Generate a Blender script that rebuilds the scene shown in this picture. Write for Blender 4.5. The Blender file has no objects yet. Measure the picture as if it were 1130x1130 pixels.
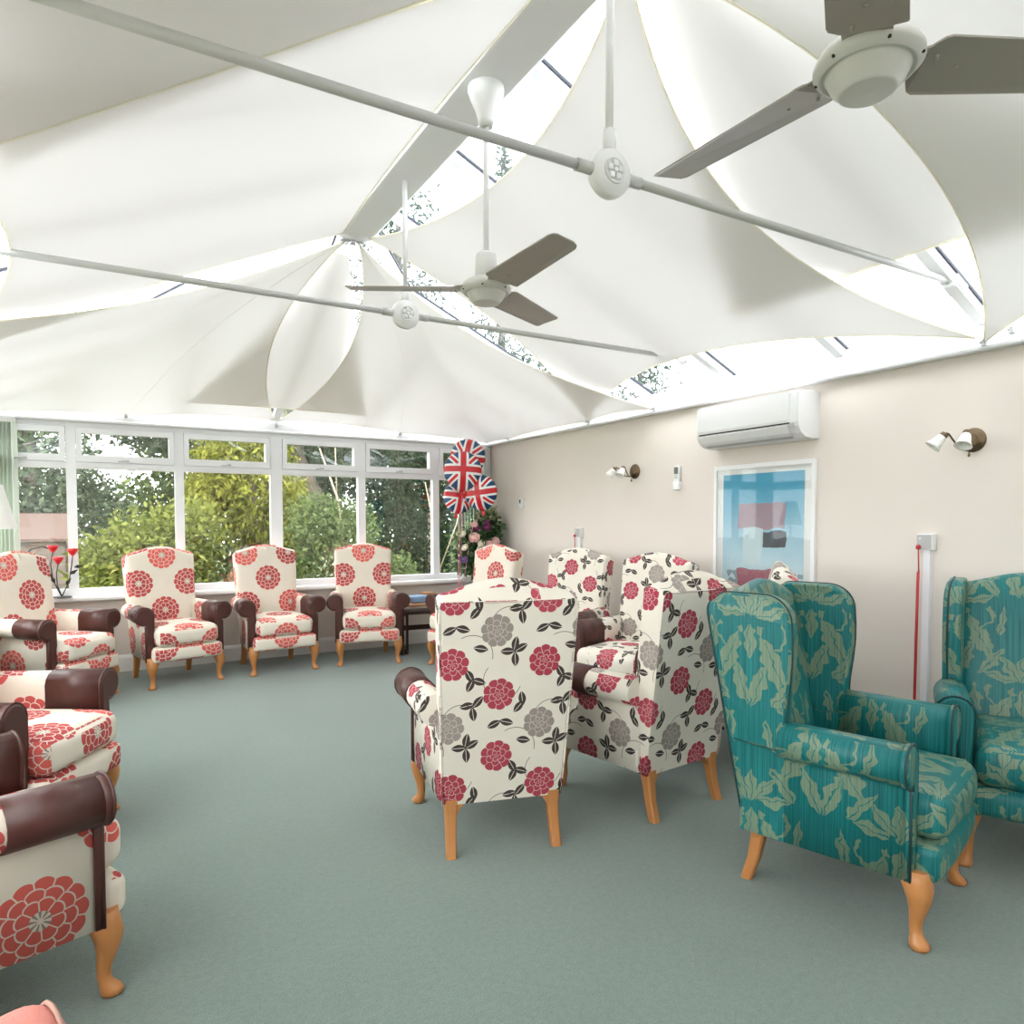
import bpy, bmesh, math, random
import numpy as np
from mathutils import Vector, Matrix
random.seed(7)
rng = np.random.default_rng(11)
PI = math.pi
S = bpy.context.scene
C = S.collection

# ---------------------------------------------------------------- camera, sky, exposure
F_PX, PPX, PPY, SIZE = 766.26, 562.68, 605.24, 1130.0
YAW, PITCH, EYE = math.radians(30.089), math.radians(2.325), 1.35
cam_d = bpy.data.cameras.new('camera')
cam = bpy.data.objects.new('camera', cam_d)
C.objects.link(cam)
cam_d.sensor_fit = 'HORIZONTAL'
cam_d.sensor_width = 36.0
cam_d.lens = 36.0 * F_PX / SIZE
cam_d.shift_x = -(PPX - SIZE / 2) / SIZE
cam_d.shift_y = (PPY - SIZE / 2) / SIZE
cam_d.clip_start = 0.05
cam_d.clip_end = 200
cam.location = (0, 0, EYE)
cam.rotation_euler = (PI / 2 - PITCH, 0, -YAW)
S.camera = cam

SKY_STRENGTH = 5.0
world = bpy.data.worlds.new('overcast_sky')
S.world = world
world.use_nodes = True
wn = world.node_tree
wn.nodes.clear()
w_out = wn.nodes.new('ShaderNodeOutputWorld')
w_bg = wn.nodes.new('ShaderNodeBackground')
w_bg.inputs['Color'].default_value = (0.995, 0.985, 0.985, 1)
w_bg.inputs['Strength'].default_value = SKY_STRENGTH
wn.links.new(w_bg.outputs[0], w_out.inputs[0])

sun_d = bpy.data.lights.new('hazy_sun', 'SUN')
sun_d.energy = 0.8
sun_d.angle = math.radians(25)
sun_d.color = (1.0, 0.95, 0.86)
sun = bpy.data.objects.new('hazy_sun', sun_d)
sun.rotation_euler = (math.radians(42), 0, math.radians(-70))   # from the left and a little behind the camera
C.objects.link(sun)

S.view_settings.view_transform = 'Standard'
S.view_settings.look = 'None'
S.view_settings.gamma = 1.0
S.view_settings.use_curve_mapping = False
S.view_settings.exposure = 0.42

# ---------------------------------------------------------------- room measures
WALL_R, WALL_L, WIN_Y, BACK_Y = 3.82, -0.94, 7.07, -2.55
RIDGE_X, HUB_Y = 1.44, 4.50
EAVE_Z, GLASS_Z, SLOPE = 2.19, 2.37, 0.452
TIE_Y = (1.84, 3.63)

# ---------------------------------------------------------------- helpers
def tag(o, label=None, cat=None, group=None, kind=None):
    if label: o['label'] = label
    if cat: o['category'] = cat
    if group: o['group'] = group
    if kind: o['kind'] = kind
    return o

def empty(name, loc=(0, 0, 0), rz=0.0, parent=None):
    o = bpy.data.objects.new(name, None)
    o.empty_display_size = 0.1
    C.objects.link(o)
    o.location = loc
    o.rotation_euler = (0, 0, rz)
    o.parent = parent
    return o

def thing(name, label, cat, loc=(0, 0, 0), rz=0.0, group=None):
    return tag(empty(name, loc, rz), label, cat, group)

def copy_tree(o, parent=None):
    c = o.copy()
    C.objects.link(c)
    c.parent = parent
    for ch in list(o.children):
        copy_tree(ch, c)
    return c

class MB:
    """collects simple shapes, builds ONE mesh object"""
    def __init__(self):
        self.v, self.f, self.s = [], [], []
    def add(self, vs, fs, smooth=False):
        b = len(self.v)
        self.v += [tuple(map(float, p)) for p in vs]
        self.f += [tuple(b + i for i in f) for f in fs]
        self.s += [smooth] * len(fs)
        return self
    def box(self, x0, x1, y0, y1, z0, z1):
        vs = [(x0, y0, z0), (x1, y0, z0), (x1, y1, z0), (x0, y1, z0), (x0, y0, z1), (x1, y0, z1), (x1, y1, z1), (x0, y1, z1)]
        return self.add(vs, [(3, 2, 1, 0), (4, 5, 6, 7), (0, 1, 5, 4), (1, 2, 6, 5), (2, 3, 7, 6), (3, 0, 4, 7)])
    def bar(self, a, b, w, h, up=(0, 0, 1)):
        a, b, up = Vector(a), Vector(b), Vector(up)
        d = (b - a).normalized()
        s = d.cross(up).normalized() * (w / 2)
        u = s.cross(d).normalized() * (h / 2)
        vs = []
        for p in (a, b):
            vs += [p - s - u, p + s - u, p + s + u, p - s + u]
        return self.add(vs, [(3, 2, 1, 0), (4, 5, 6, 7), (0, 1, 5, 4), (1, 2, 6, 5), (2, 3, 7, 6), (3, 0, 4, 7)])
    def loft(self, rings, cap=True, smooth=True, closed=True):
        n = len(rings[0])
        vs = [p for r in rings for p in r]
        fs = []
        for i in range(len(rings) - 1):
            for j in range(n if closed else n - 1):
                k = (j + 1) % n
                fs.append((i * n + j, i * n + k, (i + 1) * n + k, (i + 1) * n + j))
        self.add(vs, fs, smooth)
        if cap:
            b = len(self.v) - len(vs)
            self.f.append(tuple(b + j for j in reversed(range(n))))
            self.f.append(tuple(b + (len(rings) - 1) * n + j for j in range(n)))
            self.s += [False, False]
        return self
    def tube(self, path, r, seg=8, cap=True):
        path = [Vector(p) for p in path]
        rs = r if isinstance(r, (list, tuple)) else [r] * len(path)
        rings, prev = [], None
        for i, p in enumerate(path):
            d = (path[min(i + 1, len(path) - 1)] - path[max(i - 1, 0)])
            d = d.normalized() if d.length > 1e-9 else Vector((0, 0, 1))
            if prev is None:
                prev = d.orthogonal().normalized()
            s = (prev - d * prev.dot(d))
            s = s.normalized() if s.length > 1e-6 else d.orthogonal().normalized()
            prev = s
            t = d.cross(s)
            rings.append([p + (s * math.cos(2 * PI * k / seg) + t * math.sin(2 * PI * k / seg)) * rs[i] for k in range(seg)])
        return self.loft(rings, cap)
    def lathe(self, prof, seg=24, at=(0, 0, 0), axis='Z', cap=True):
        rings = []
        for r, z in prof:
            ring = []
            for k in range(seg):
                a = 2 * PI * k / seg
                q = (r * math.cos(a), r * math.sin(a), z)
                if axis == 'X': q = (q[2], q[0], q[1])
                if axis == 'Y': q = (q[1], q[2], q[0])
                ring.append((q[0] + at[0], q[1] + at[1], q[2] + at[2]))
            rings.append(ring)
        return self.loft(rings, cap)
    def prism(self, poly, axis, a, b, smooth=False):
        """poly in the plane across axis, extruded from a to b"""
        def p3(u, v, t):
            return {'X': (t, u, v), 'Y': (u, t, v), 'Z': (u, v, t)}[axis]
        return self.loft([[p3(u, v, a) for u, v in poly], [p3(u, v, b) for u, v in poly]], True, smooth)
    def rbox(self, c, h, r, k=4, puff=(0, 0, 0), mid=5):
        """rounded box, half sizes h; puff swells each pair of faces"""
        h = Vector(h)
        ts = []
        for a in range(3):
            e = [-h[a] + r * t for t in np.linspace(0, 1, k)]
            m = list(np.linspace(-h[a] + r, h[a] - r, mid))[1:-1]
            ts.append(e + m + [-x for x in reversed(e)])
        key, vs, fs = {}, [], []
        def vert(p):
            q = tuple(round(x, 6) for x in p)
            if q not in key:
                key[q] = len(vs)
                p = Vector(p)
                core = Vector([max(-(h[a] - r), min(h[a] - r, p[a])) for a in range(3)])
                d = p - core
                o = core + (d.normalized() * r if d.length > 1e-9 else d)
                for a in range(3):
                    b, cc = (a + 1) % 3, (a + 2) % 3
                    w = (1 - (p[b] / h[b]) ** 2) * (1 - (p[cc] / h[cc]) ** 2)
                    o[a] += puff[a] * w * (p[a] / h[a])
                vs.append(o + Vector(c))
            return key[q]
        for a in range(3):
            b, cc = (a + 1) % 3, (a + 2) % 3
            for sgn in (-1, 1):
                for i in range(len(ts[b]) - 1):
                    for j in range(len(ts[cc]) - 1):
                        q = []
                        for (ii, jj) in ((i, j), (i + 1, j), (i + 1, j + 1), (i, j + 1)):
                            p = [0, 0, 0]
                            p[a], p[b], p[cc] = sgn * h[a], ts[b][ii], ts[cc][jj]
                            q.append(vert(p))
                        fs.append(tuple(q) if sgn > 0 else tuple(reversed(q)))
        return self.add(vs, fs, True)
    def mesh(self, name, mat=None, uv=False):
        m = bpy.data.meshes.new(name)
        m.from_pydata(self.v, [], self.f)
        m.polygons.foreach_set('use_smooth', self.s)
        bm = bmesh.new()
        bm.from_mesh(m)
        bmesh.ops.recalc_face_normals(bm, faces=bm.faces)
        bm.to_mesh(m)
        bm.free()
        if uv:
            ul = m.uv_layers.new(name='UVMap')
            for pl in m.polygons:
                n = pl.normal
                a = max(range(3), key=lambda i: abs(n[i]) * (1.0, 0.92, 0.96)[i])
                for li in pl.loop_indices:
                    co = m.vertices[m.loops[li].vertex_index].co
                    ul.data[li].uv = {0: (co.y, co.z), 1: (co.x, co.z), 2: (co.x, co.y)}[a]
        if mat: m.materials.append(mat)
        m.update()
        return m
    def build(self, name, mat, parent=None, uv=False):
        o = bpy.data.objects.new(name, self.mesh(name, mat, uv))
        C.objects.link(o)
        o.parent = parent
        return o

# ---------------------------------------------------------------- node expressions
class E:
    def __init__(self, nt, s): self.nt, self.s = nt, s
    def op(self, kind, *a):
        n = self.nt.nodes.new('ShaderNodeMath')
        n.operation = kind
        for i, x in enumerate((self,) + a):
            if isinstance(x, E): self.nt.links.new(x.s, n.inputs[i])
            else: n.inputs[i].default_value = x
        return E(self.nt, n.outputs[0])
    def __add__(self, o): return self.op('ADD', o)
    __radd__ = __add__
    def __mul__(self, o): return self.op('MULTIPLY', o)
    __rmul__ = __mul__
    def __sub__(self, o): return self.op('SUBTRACT', o)
    def __rsub__(self, o): return self.op('MULTIPLY', -1.0).op('ADD', o)
    def __truediv__(self, o): return self.op('DIVIDE', o)
    def __neg__(self): return self.op('MULTIPLY', -1.0)
    def __lt__(self, o): return self.op('LESS_THAN', o)
    def __gt__(self, o): return self.op('GREATER_THAN', o)
    def abs(self): return self.op('ABSOLUTE')
    def sin(self): return self.op('SINE')
    def cos(self): return self.op('COSINE')
    def sqrt(self): return self.op('SQRT')
    def floor(self): return self.op('FLOOR')
    def fract(self): return self.op('FRACT')
    def atan2(self, o): return self.op('ARCTAN2', o)
    def max(self, o): return self.op('MAXIMUM', o)
    def min(self, o): return self.op('MINIMUM', o)

def mixc(nt, fac, a, b):
    n = nt.nodes.new('ShaderNodeMix')
    n.data_type = 'RGBA'
    if isinstance(fac, E): nt.links.new(fac.s, n.inputs[0])
    else: n.inputs[0].default_value = fac
    for i, x in ((6, a), (7, b)):
        if isinstance(x, tuple): n.inputs[i].default_value = x + (1,)
        else: nt.links.new(x, n.inputs[i])
    return n.outputs[2]

def new_mat(name, rough=0.6, color=(0.8, 0.8, 0.8), metal=0.0, spec=0.5):
    m = bpy.data.materials.new(name)
    m.use_nodes = True
    b = m.node_tree.nodes['Principled BSDF']
    b.inputs['Base Color'].default_value = color + (1,)
    b.inputs['Roughness'].default_value = rough
    b.inputs['Metallic'].default_value = metal
    b.inputs['Specular IOR Level'].default_value = spec
    return m, m.node_tree, b

def noise(nt, scale, detail=3, coord='Object', vec_scale=None, rough=0.5):
    tc = nt.nodes.new('ShaderNodeTexCoord')
    n = nt.nodes.new('ShaderNodeTexNoise')
    n.inputs['Scale'].default_value = scale
    n.inputs['Detail'].default_value = detail
    n.inputs['Roughness'].default_value = rough
    src = tc.outputs[coord]
    if vec_scale:
        mp = nt.nodes.new('ShaderNodeMapping')
        mp.inputs['Scale'].default_value = vec_scale
        nt.links.new(src, mp.inputs[0])
        src = mp.outputs[0]
    nt.links.new(src, n.inputs['Vector'])
    return E(nt, n.outputs[0])

def bump(nt, b, h, strength=0.2, dist=0.01):
    n = nt.nodes.new('ShaderNodeBump')
    n.inputs['Strength'].default_value = strength
    n.inputs['Distance'].default_value = dist
    nt.links.new(h.s, n.inputs['Height'])
    nt.links.new(n.outputs[0], b.inputs['Normal'])

def simple(name, color, rough=0.5, metal=0.0, var=0.06, scale=8.0, bumps=0.0, bscale=200.0, spec=0.5):
    """plain procedural material: colour gently varied by noise, optional fine relief"""
    m, nt, b = new_mat(name, rough, color, metal, spec)
    n = noise(nt, scale)
    lo = tuple(c * (1 - var) for c in color)
    hi = tuple(min(1, c * (1 + var)) for c in color)
    nt.links.new(mixc(nt, n, lo, hi), b.inputs['Base Color'])
    if bumps:
        bump(nt, b, noise(nt, bscale, 2), bumps, 0.004)
    return m

def uv_uv(nt, shift=True):
    t = nt.nodes.new('ShaderNodeUVMap')
    t.uv_map = 'UVMap'
    sp = nt.nodes.new('ShaderNodeSeparateXYZ')
    nt.links.new(t.outputs[0], sp.inputs[0])
    u, v = E(nt, sp.outputs[0]), E(nt, sp.outputs[1])
    if shift:
        for nm in ('pattern_u', 'pattern_v'):
            a = nt.nodes.new('ShaderNodeAttribute')
            a.attribute_type = 'OBJECT'
            a.attribute_name = nm
            e = E(nt, a.outputs['Fac'])
            if nm == 'pattern_u': u = u + e
            else: v = v + e
    return u, v
# ---------------------------------------------------------------- materials
def lattice(u, v, a, h, cx=0.0, cy=0.0):
    """half-drop lattice: offset from the nearest lattice point, and a random number for that point"""
    vv = (v - cy) / h
    row = (vv + 0.5).floor()
    odd = row - (row * 0.5).floor() * 2.0
    uu = (u - cx) / a + odd * 0.5
    col = (uu + 0.5).floor()
    rnd = ((col * 12.9898 + row * 78.233).sin() * 43758.5453).fract()
    return (uu - col) * a, (vv - row) * h, rnd

def polar(x, y):
    return (x * x + y * y).sqrt(), y.atan2(x)

def scal(th, n, ph=0.0):
    return (th * (n / 2.0) + ph).sin().abs()

def weave(nt, b, s=900.0, strength=0.12):
    bump(nt, b, noise(nt, s, 1), strength, 0.002)

def chrysanthemum_fabric():
    m, nt, b = new_mat('chrysanthemum_fabric', 0.85, spec=0.2)
    u, v = uv_uv(nt)
    x, y, rnd = lattice(u, v, 0.40, 0.235)
    r, th = polar(x, y)
    s4, s3, s2 = scal(th, 13), scal(th, 10, 0.7), scal(th, 8, 0.2)
    b4 = (s4.sqrt() * 0.13 + 0.87) * 0.115
    b3 = (s3.sqrt() * 0.16 + 0.84) * 0.088
    b2 = (s2.sqrt() * 0.18 + 0.82) * 0.060
    inside = r < b4
    ln = ((r - b3).abs() < 0.0022).max((r - b2).abs() < 0.0022)
    sp4 = ((s4 * r) < 0.013) * (r > b3)
    sp3 = ((s3 * r) < 0.010) * (r < b3) * (r > b2)
    sp2 = ((s2 * r) < 0.007) * (r < b2)
    line = ln.max(sp4).max(sp3).max(sp2)
    core = r < 0.026
    spark = ((th * 9.0).sin() > 0.2) * (r > 0.008) * core
    red = mixc(nt, rnd, (0.70, 0.135, 0.11), (0.34, 0.045, 0.055))
    red = mixc(nt, (r / 0.115) * 0.35, red, (0.74, 0.15, 0.125))
    base = mixc(nt, noise(nt, 14.0), (0.74, 0.67, 0.56), (0.80, 0.735, 0.63))
    petal = mixc(nt, line.max(core), red, (0.80, 0.66, 0.58))
    petal = mixc(nt, spark, petal, (0.30, 0.28, 0.22))
    nt.links.new(mixc(nt, inside, base, petal), b.inputs['Base Color'])
    weave(nt, b)
    return m

def leaf_mask(x, y, cx, cy, ang, L, W):
    ca, sa = math.cos(ang), math.sin(ang)
    dx, dy = x - cx, y - cy
    p = dx * ca + dy * sa
    q = (dy * ca - dx * sa).abs()
    t = p / L
    body = q < (1.0 - t * t) * W
    rib = (q < 0.0011) * (t > -0.8)
    return body, rib

def peony_fabric():
    m, nt, b = new_mat('peony_fabric', 0.85, spec=0.2)
    u, v = uv_uv(nt)
    A, H = 0.375, 0.39
    leaves = None
    R = math.radians
    clusters = [(-.10, .085, ((-.018, .018, 130), (.026, .004, -10), (0, -.032, 260), )),
                (.075, .085, ((.0, .022, 80), (.014, -.012, -50))),
                (-.075, -.085, ((-.024, .012, 150), (.03, .0, 0), (-.002, -.034, 265), (0.0, .03, 100))),
                (.062, -.07, ((.002, .0, 10),)),
                (.165, .015, ((-.028, -.004, 195), (.024, -.010, -25))),
                (.090, -.195, ((-.022, -.008, 200), (.016, .016, 60), (.012, -.022, -65)))]
    for cx, cy, ls in clusters:
        x, y, _ = lattice(u, v, A, H, cx, cy)
        for lx, ly, a in ls:
            bd, rb = leaf_mask(x, y, lx, ly, R(a), 0.031, 0.0155)
            g = bd * (1.0 - rb)
            leaves = g if leaves is None else leaves.max(g)
    # stems: thin arcs
    for cx, cy, rad, a0, a1 in ((-.05, .02, .075, 20, 130), (.10, -.10, .085, 60, 190), (.17, .19, .09, 200, 300), (-.03, -.20, .08, 330, 400)):
        x, y, _ = lattice(u, v, A, H, cx, cy)
        r, th = polar(x, y)
        mid, half = R((a0 + a1) / 2), R((a1 - a0) / 2)
        d = ((th - mid) * 0.5).sin().abs()
        st = ((r - rad).abs() < 0.0012) * (d < math.sin(half / 2))
        leaves = leaves.max(st)
    col = mixc(nt, noise(nt, 12.0), (0.74, 0.685, 0.585), (0.80, 0.75, 0.655))
    col = mixc(nt, leaves, col, (0.062, 0.048, 0.042))
    for cx, cy, c1, c2 in ((0, 0, (0.30, 0.255, 0.225), (0.36, 0.31, 0.275)), (.172, .13, (0.40, 0.055, 0.085), (0.48, 0.08, 0.11)), (.175, -.13, (0.42, 0.06, 0.09), (0.38, 0.045, 0.075))):
        x, y, rnd = lattice(u, v, A, H, cx, cy)
        r, th = polar(x, y)
        th = th + rnd * 6.0
        s1, s2, s3 = scal(th, 9), scal(th, 6, 0.9), scal(th, 5, 0.3)
        e1 = (s1.sqrt() * 0.16 + 0.84) * 0.066
        e2 = (s2 * 0.30 + 0.70) * 0.043
        e3 = (s3 * 0.4 + 0.6) * 0.024
        line = ((r - e2).abs() < 0.0011).max((r - e3).abs() < 0.0012).max(((s1 * r) < 0.0045) * (r > e2)).max(((s2 * r) < 0.003) * (r < e2) * (r > e3)).max(((th * 6.0).sin() > 0.75) * (r < 0.012))
        pc = mixc(nt, rnd, c1, c2)
        pc = mixc(nt, line * 0.75, pc, (0.78, 0.68, 0.62))
        col = mixc(nt, r < e1, col, pc)
    nt.links.new(col, b.inputs['Base Color'])
    weave(nt, b)
    return m

def damask_fabric():
    m, nt, b = new_mat('teal_damask_fabric', 0.42, spec=0.35)
    u, v = uv_uv(nt)
    u, v = u / 1.35, v / 1.35
    nz = nt.nodes.new('ShaderNodeTexNoise')
    nz.inputs['Scale'].default_value = 26.0
    nz.inputs['Detail'].default_value = 1.0
    tc = nt.nodes.new('ShaderNodeUVMap')
    tc.uv_map = 'UVMap'
    nt.links.new(tc.outputs[0], nz.inputs['Vector'])
    sp = nt.nodes.new('ShaderNodeSeparateColor')
    nt.links.new(nz.outputs['Color'], sp.inputs[0])
    u = u + (E(nt, sp.outputs[0]) - 0.5) * 0.030
    v = v + (E(nt, sp.outputs[1]) - 0.5) * 0.030
    A, H = 0.36, 0.25
    R = math.radians
    mask = None
    def put(g):
        nonlocal mask
        mask = g if mask is None else mask.max(g)
    x, y, _ = lattice(u, v, A, H * 1.0, 0, 0)
    # lattice rows overlap, so each group of shapes is centred on its own lattice
    def group(cx, cy):
        gx, gy, _ = lattice(u, v, A, H, 0.0, cy)
        return gx.abs(), gy
    def leaf(x, y, cx, cy, a, L, W):
        ca, sa = math.cos(R(a)), math.sin(R(a))
        dx, dy = x - cx, y - cy
        p, q = dx * ca + dy * sa, (dy * ca - dx * sa).abs()
        t = p / L
        serr = (p * 150.0).sin() * 0.16 + 0.9
        put(((q < (1.0 - t * t) * W * serr) * ((q > 0.0012).max(t > 0.75))))
    x, y = group(0, 0.0)
    leaf(x, y, 0.0, 0.052, 90, 0.045, 0.017)
    leaf(x, y, 0.034, 0.050, 52, 0.046, 0.016)
    leaf(x, y, 0.060, 0.022, 14, 0.046, 0.016)
    leaf(x, y, 0.0, -0.055, 270, 0.048, 0.019)
    r, th = polar(x - 0.062, y + 0.034)
    put(((r - 0.036).abs() < (th + 3.2) * 0.0013) * ((th < 0.9).max(th > 2.6)))
    x, y = group(0, 0.125)
    leaf(x, y, 0.115, 0.02, 65, 0.080, 0.028)
    leaf(x, y, 0.155, -0.045, 110, 0.060, 0.022)
    leaf(x, y, 0.085, -0.055, 130, 0.055, 0.017)
    leaf(x, y, 0.055, 0.075, 100, 0.05, 0.013)
    st = noise(nt, 1.0, 2, 'UV', (210.0, 3.0, 1.0))
    ground = mixc(nt, (st - 0.32) * 2.6, (0.004, 0.095, 0.098), (0.014, 0.205, 0.200))
    motif = mixc(nt, (st - 0.3) * 2.2, (0.115, 0.185, 0.125), (0.205, 0.285, 0.190))
    nt.links.new(mixc(nt, mask, ground, motif), b.inputs['Base Color'])
    bump(nt, b, st, 0.15, 0.002)
    return m

def union_flag():
    m, nt, b = new_mat('union_flag_foil', 0.22, spec=0.6)
    tc = nt.nodes.new('ShaderNodeTexCoord')
    sp = nt.nodes.new('ShaderNodeSeparateXYZ')
    nt.links.new(tc.outputs['Object'], sp.inputs[0])
    x, z = E(nt, sp.outputs[0]) / 0.20, E(nt, sp.outputs[2]) / 0.20
    d1, d2 = (x - z).abs() * 0.7071, (x + z).abs() * 0.7071
    dd = d1.min(d2)
    ax = x.abs().min(z.abs())
    col = mixc(nt, dd < 0.17, (0.012, 0.055, 0.16), (0.86, 0.86, 0.86))
    col = mixc(nt, dd < 0.075, col, (0.62, 0.02, 0.03))
    col = mixc(nt, ax < 0.27, col, (0.86, 0.86, 0.86))
    col = mixc(nt, ax < 0.15, col, (0.62, 0.02, 0.03))
    nt.links.new(col, b.inputs['Base Color'])
    bump(nt, b, noise(nt, 16.0, 3), 0.35, 0.02)
    return m

def sail_fabric(name, tint, trans):
    m = bpy.data.materials.new(name)
    m.use_nodes = True
    nt = m.node_tree
    nt.nodes.clear()
    o = nt.nodes.new('ShaderNodeOutputMaterial')
    d = nt.nodes.new('ShaderNodeBsdfDiffuse')
    t = nt.nodes.new('ShaderNodeBsdfTranslucent')
    mx = nt.nodes.new('ShaderNodeMixShader')
    mx.inputs[0].default_value = trans
    c = mixc(nt, noise(nt, 3.0), tuple(x * 0.985 for x in tint), tint)
    nt.links.new(c, d.inputs[0])
    nt.links.new(c, t.inputs[0])
    nt.links.new(d.outputs[0], mx.inputs[1])
    nt.links.new(t.outputs[0], mx.inputs[2])
    nt.links.new(mx.outputs[0], o.inputs[0])
    return m

def glass(name, tint, refl=0.06):
    m = bpy.data.materials.new(name)
    m.use_nodes = True
    nt = m.node_tree
    nt.nodes.clear()
    o = nt.nodes.new('ShaderNodeOutputMaterial')
    t = nt.nodes.new('ShaderNodeBsdfTransparent')
    g = nt.nodes.new('ShaderNodeBsdfGlossy')
    g.inputs['Roughness'].default_value = 0.02
    mx = nt.nodes.new('ShaderNodeMixShader')
    mx.inputs[0].default_value = refl
    nt.links.new(mixc(nt, noise(nt, 0.7), tint, tuple(min(1, x * 1.02) for x in tint)), t.inputs[0])
    nt.links.new(t.outputs[0], mx.inputs[1])
    nt.links.new(g.outputs[0], mx.inputs[2])
    nt.links.new(mx.outputs[0], o.inputs[0])
    return m

def leaf_mat(name, dark, light, trans=0.3):
    m = bpy.data.materials.new(name)
    m.use_nodes = True
    nt = m.node_tree
    nt.nodes.clear()
    o = nt.nodes.new('ShaderNodeOutputMaterial')
    d = nt.nodes.new('ShaderNodeBsdfDiffuse')
    t = nt.nodes.new('ShaderNodeBsdfTranslucent')
    mx = nt.nodes.new('ShaderNodeMixShader')
    mx.inputs[0].default_value = trans
    g = nt.nodes.new('ShaderNodeNewGeometry')
    rp = E(nt, g.outputs['Random Per Island'])
    big = noise(nt, 1.6, 2)
    c = mixc(nt, (rp * 0.55 + big * 0.9 - 0.22).max(0.0).min(1.0), dark, light)
    nt.links.new(c, d.inputs[0])
    nt.links.new(c, t.inputs[0])
    nt.links.new(d.outputs[0], mx.inputs[1])
    nt.links.new(t.outputs[0], mx.inputs[2])
    nt.links.new(mx.outputs[0], o.inputs[0])
    return m

def carpet():
    m, nt, b = new_mat('green_carpet', 0.95, spec=0.1)
    big = noise(nt, 1.3, 4, rough=0.6)
    fine = noise(nt, 170.0, 2)
    c = mixc(nt, big, (0.165, 0.218, 0.190), (0.205, 0.262, 0.230))
    midn = noise(nt, 48.0, 3)
    c = mixc(nt, (midn - 0.35).max(0.0).min(1.0) * 0.8, c, (0.095, 0.135, 0.118))
    c = mixc(nt, ((fine - 0.5) * 1.6 + 0.5).max(0.0).min(1.0) * 0.42, c, (0.065, 0.095, 0.085))
    nt.links.new(c, b.inputs['Base Color'])
    bump(nt, b, fine, 0.5, 0.006)
    b.inputs['Sheen Weight'].default_value = 0.35
    return m

def wood(name, a, c, rough=0.35, stretch=(30, 30, 3)):
    m, nt, b = new_mat(name, rough)
    n = noise(nt, 1.0, 4, 'Object', stretch)
    nt.links.new(mixc(nt, n, a, c), b.inputs['Base Color'])
    return m

def vinyl():
    m, nt, b = new_mat('brown_vinyl', 0.36, spec=0.45)
    nt.links.new(mixc(nt, noise(nt, 9.0), (0.062, 0.020, 0.016), (0.085, 0.030, 0.024)), b.inputs['Base Color'])
    bump(nt, b, noise(nt, 320.0, 2), 0.12, 0.002)
    return m

MAT = dict(
    chrys=chrysanthemum_fabric(), peony=peony_fabric(), damask=damask_fabric(), flag=union_flag(),
    sail=sail_fabric('sail_canvas', (0.88, 0.86, 0.835), .115), infill=sail_fabric('blind_canvas', (0.92, 0.90, 0.88), .08),
    hem=sail_fabric('sail_hem', (0.95, 0.92, 0.80), .5), glass=glass('clear_glass', (0.96, 0.985, 0.98), 0.05),
    roofglass=glass('roof_glass', (0.905, 0.93, 0.955), 0.06), carpet=carpet(), vinyl=vinyl(),
    leg=wood('beech_leg', (0.44, 0.175, 0.050), (0.56, 0.25, 0.085)), darkwood=wood('dark_wood', (0.030, 0.012, 0.008), (0.055, 0.022, 0.014)),
    oak=wood('teak_top', (0.38, 0.17, 0.06), (0.50, 0.25, 0.10), stretch=(4, 40, 30)),
    wall=simple('cream_paint', (0.75, 0.685, 0.62), 0.85, var=0.02, scale=2.0, bumps=0.05, bscale=300),
    upvc=simple('white_upvc', (0.84, 0.85, 0.87), 0.3, var=0.01), white=simple('white_gloss', (0.84, 0.84, 0.83), 0.35, var=0.01),
    blindslat=simple('pale_green_blind', (0.66, 0.73, 0.64), 0.7, var=0.03), seal=simple('black_seal', (0.03, 0.035, 0.05), 0.5),
    greyrod=simple('painted_steel_rod', (0.56, 0.56, 0.54), 0.35, var=0.02), fanwhite=simple('fan_enamel', (0.66, 0.65, 0.61), 0.35, var=0.02),
    fanblade=simple('fan_blade_enamel', (0.36, 0.325, 0.285), 0.32, var=0.05, scale=3), brass=simple('antique_brass', (0.17, 0.12, 0.07), 0.35, 0.85),
    frost=simple('frosted_glass', (0.86, 0.85, 0.80), 0.25, var=0.03), ac=simple('ac_plastic', (0.80, 0.80, 0.795), 0.4, var=0.01),
    acgrey=simple('ac_grey', (0.46, 0.46, 0.45), 0.45), black=simple('dark_slot', (0.02, 0.02, 0.022), 0.5),
    redcord=simple('red_cord', (0.50, 0.03, 0.04), 0.5), shade=simple('lampshade_fabric', (0.82, 0.80, 0.76), 0.8, var=0.01),
    redpetal=simple('red_petal', (0.62, 0.012, 0.018), 0.35), blackwire=simple('black_wire', (0.02, 0.018, 0.016), 0.45),
    pink=simple('pink_velvet', (0.58, 0.21, 0.17), 0.8, var=0.1, bumps=0.2), pinktrim=simple('pink_fringe', (0.42, 0.24, 0.19), 0.8),
    blue=simple('blue_cloth', (0.22, 0.36, 0.56), 0.7, var=0.2, scale=30), steel=simple('bracket_steel', (0.55, 0.56, 0.58), 0.35, 0.8),
    tealpipe=simple('teal_piping', (0.008, 0.045, 0.045), 0.6), picglass=glass('picture_glass', (0.97, 0.98, 0.98), 0.018), lcd=simple('lcd_grey', (0.10, 0.11, 0.10), 0.3),
)
# ---------------------------------------------------------------- room shell
def struct(o):
    o['kind'] = 'structure'
    return o

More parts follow.
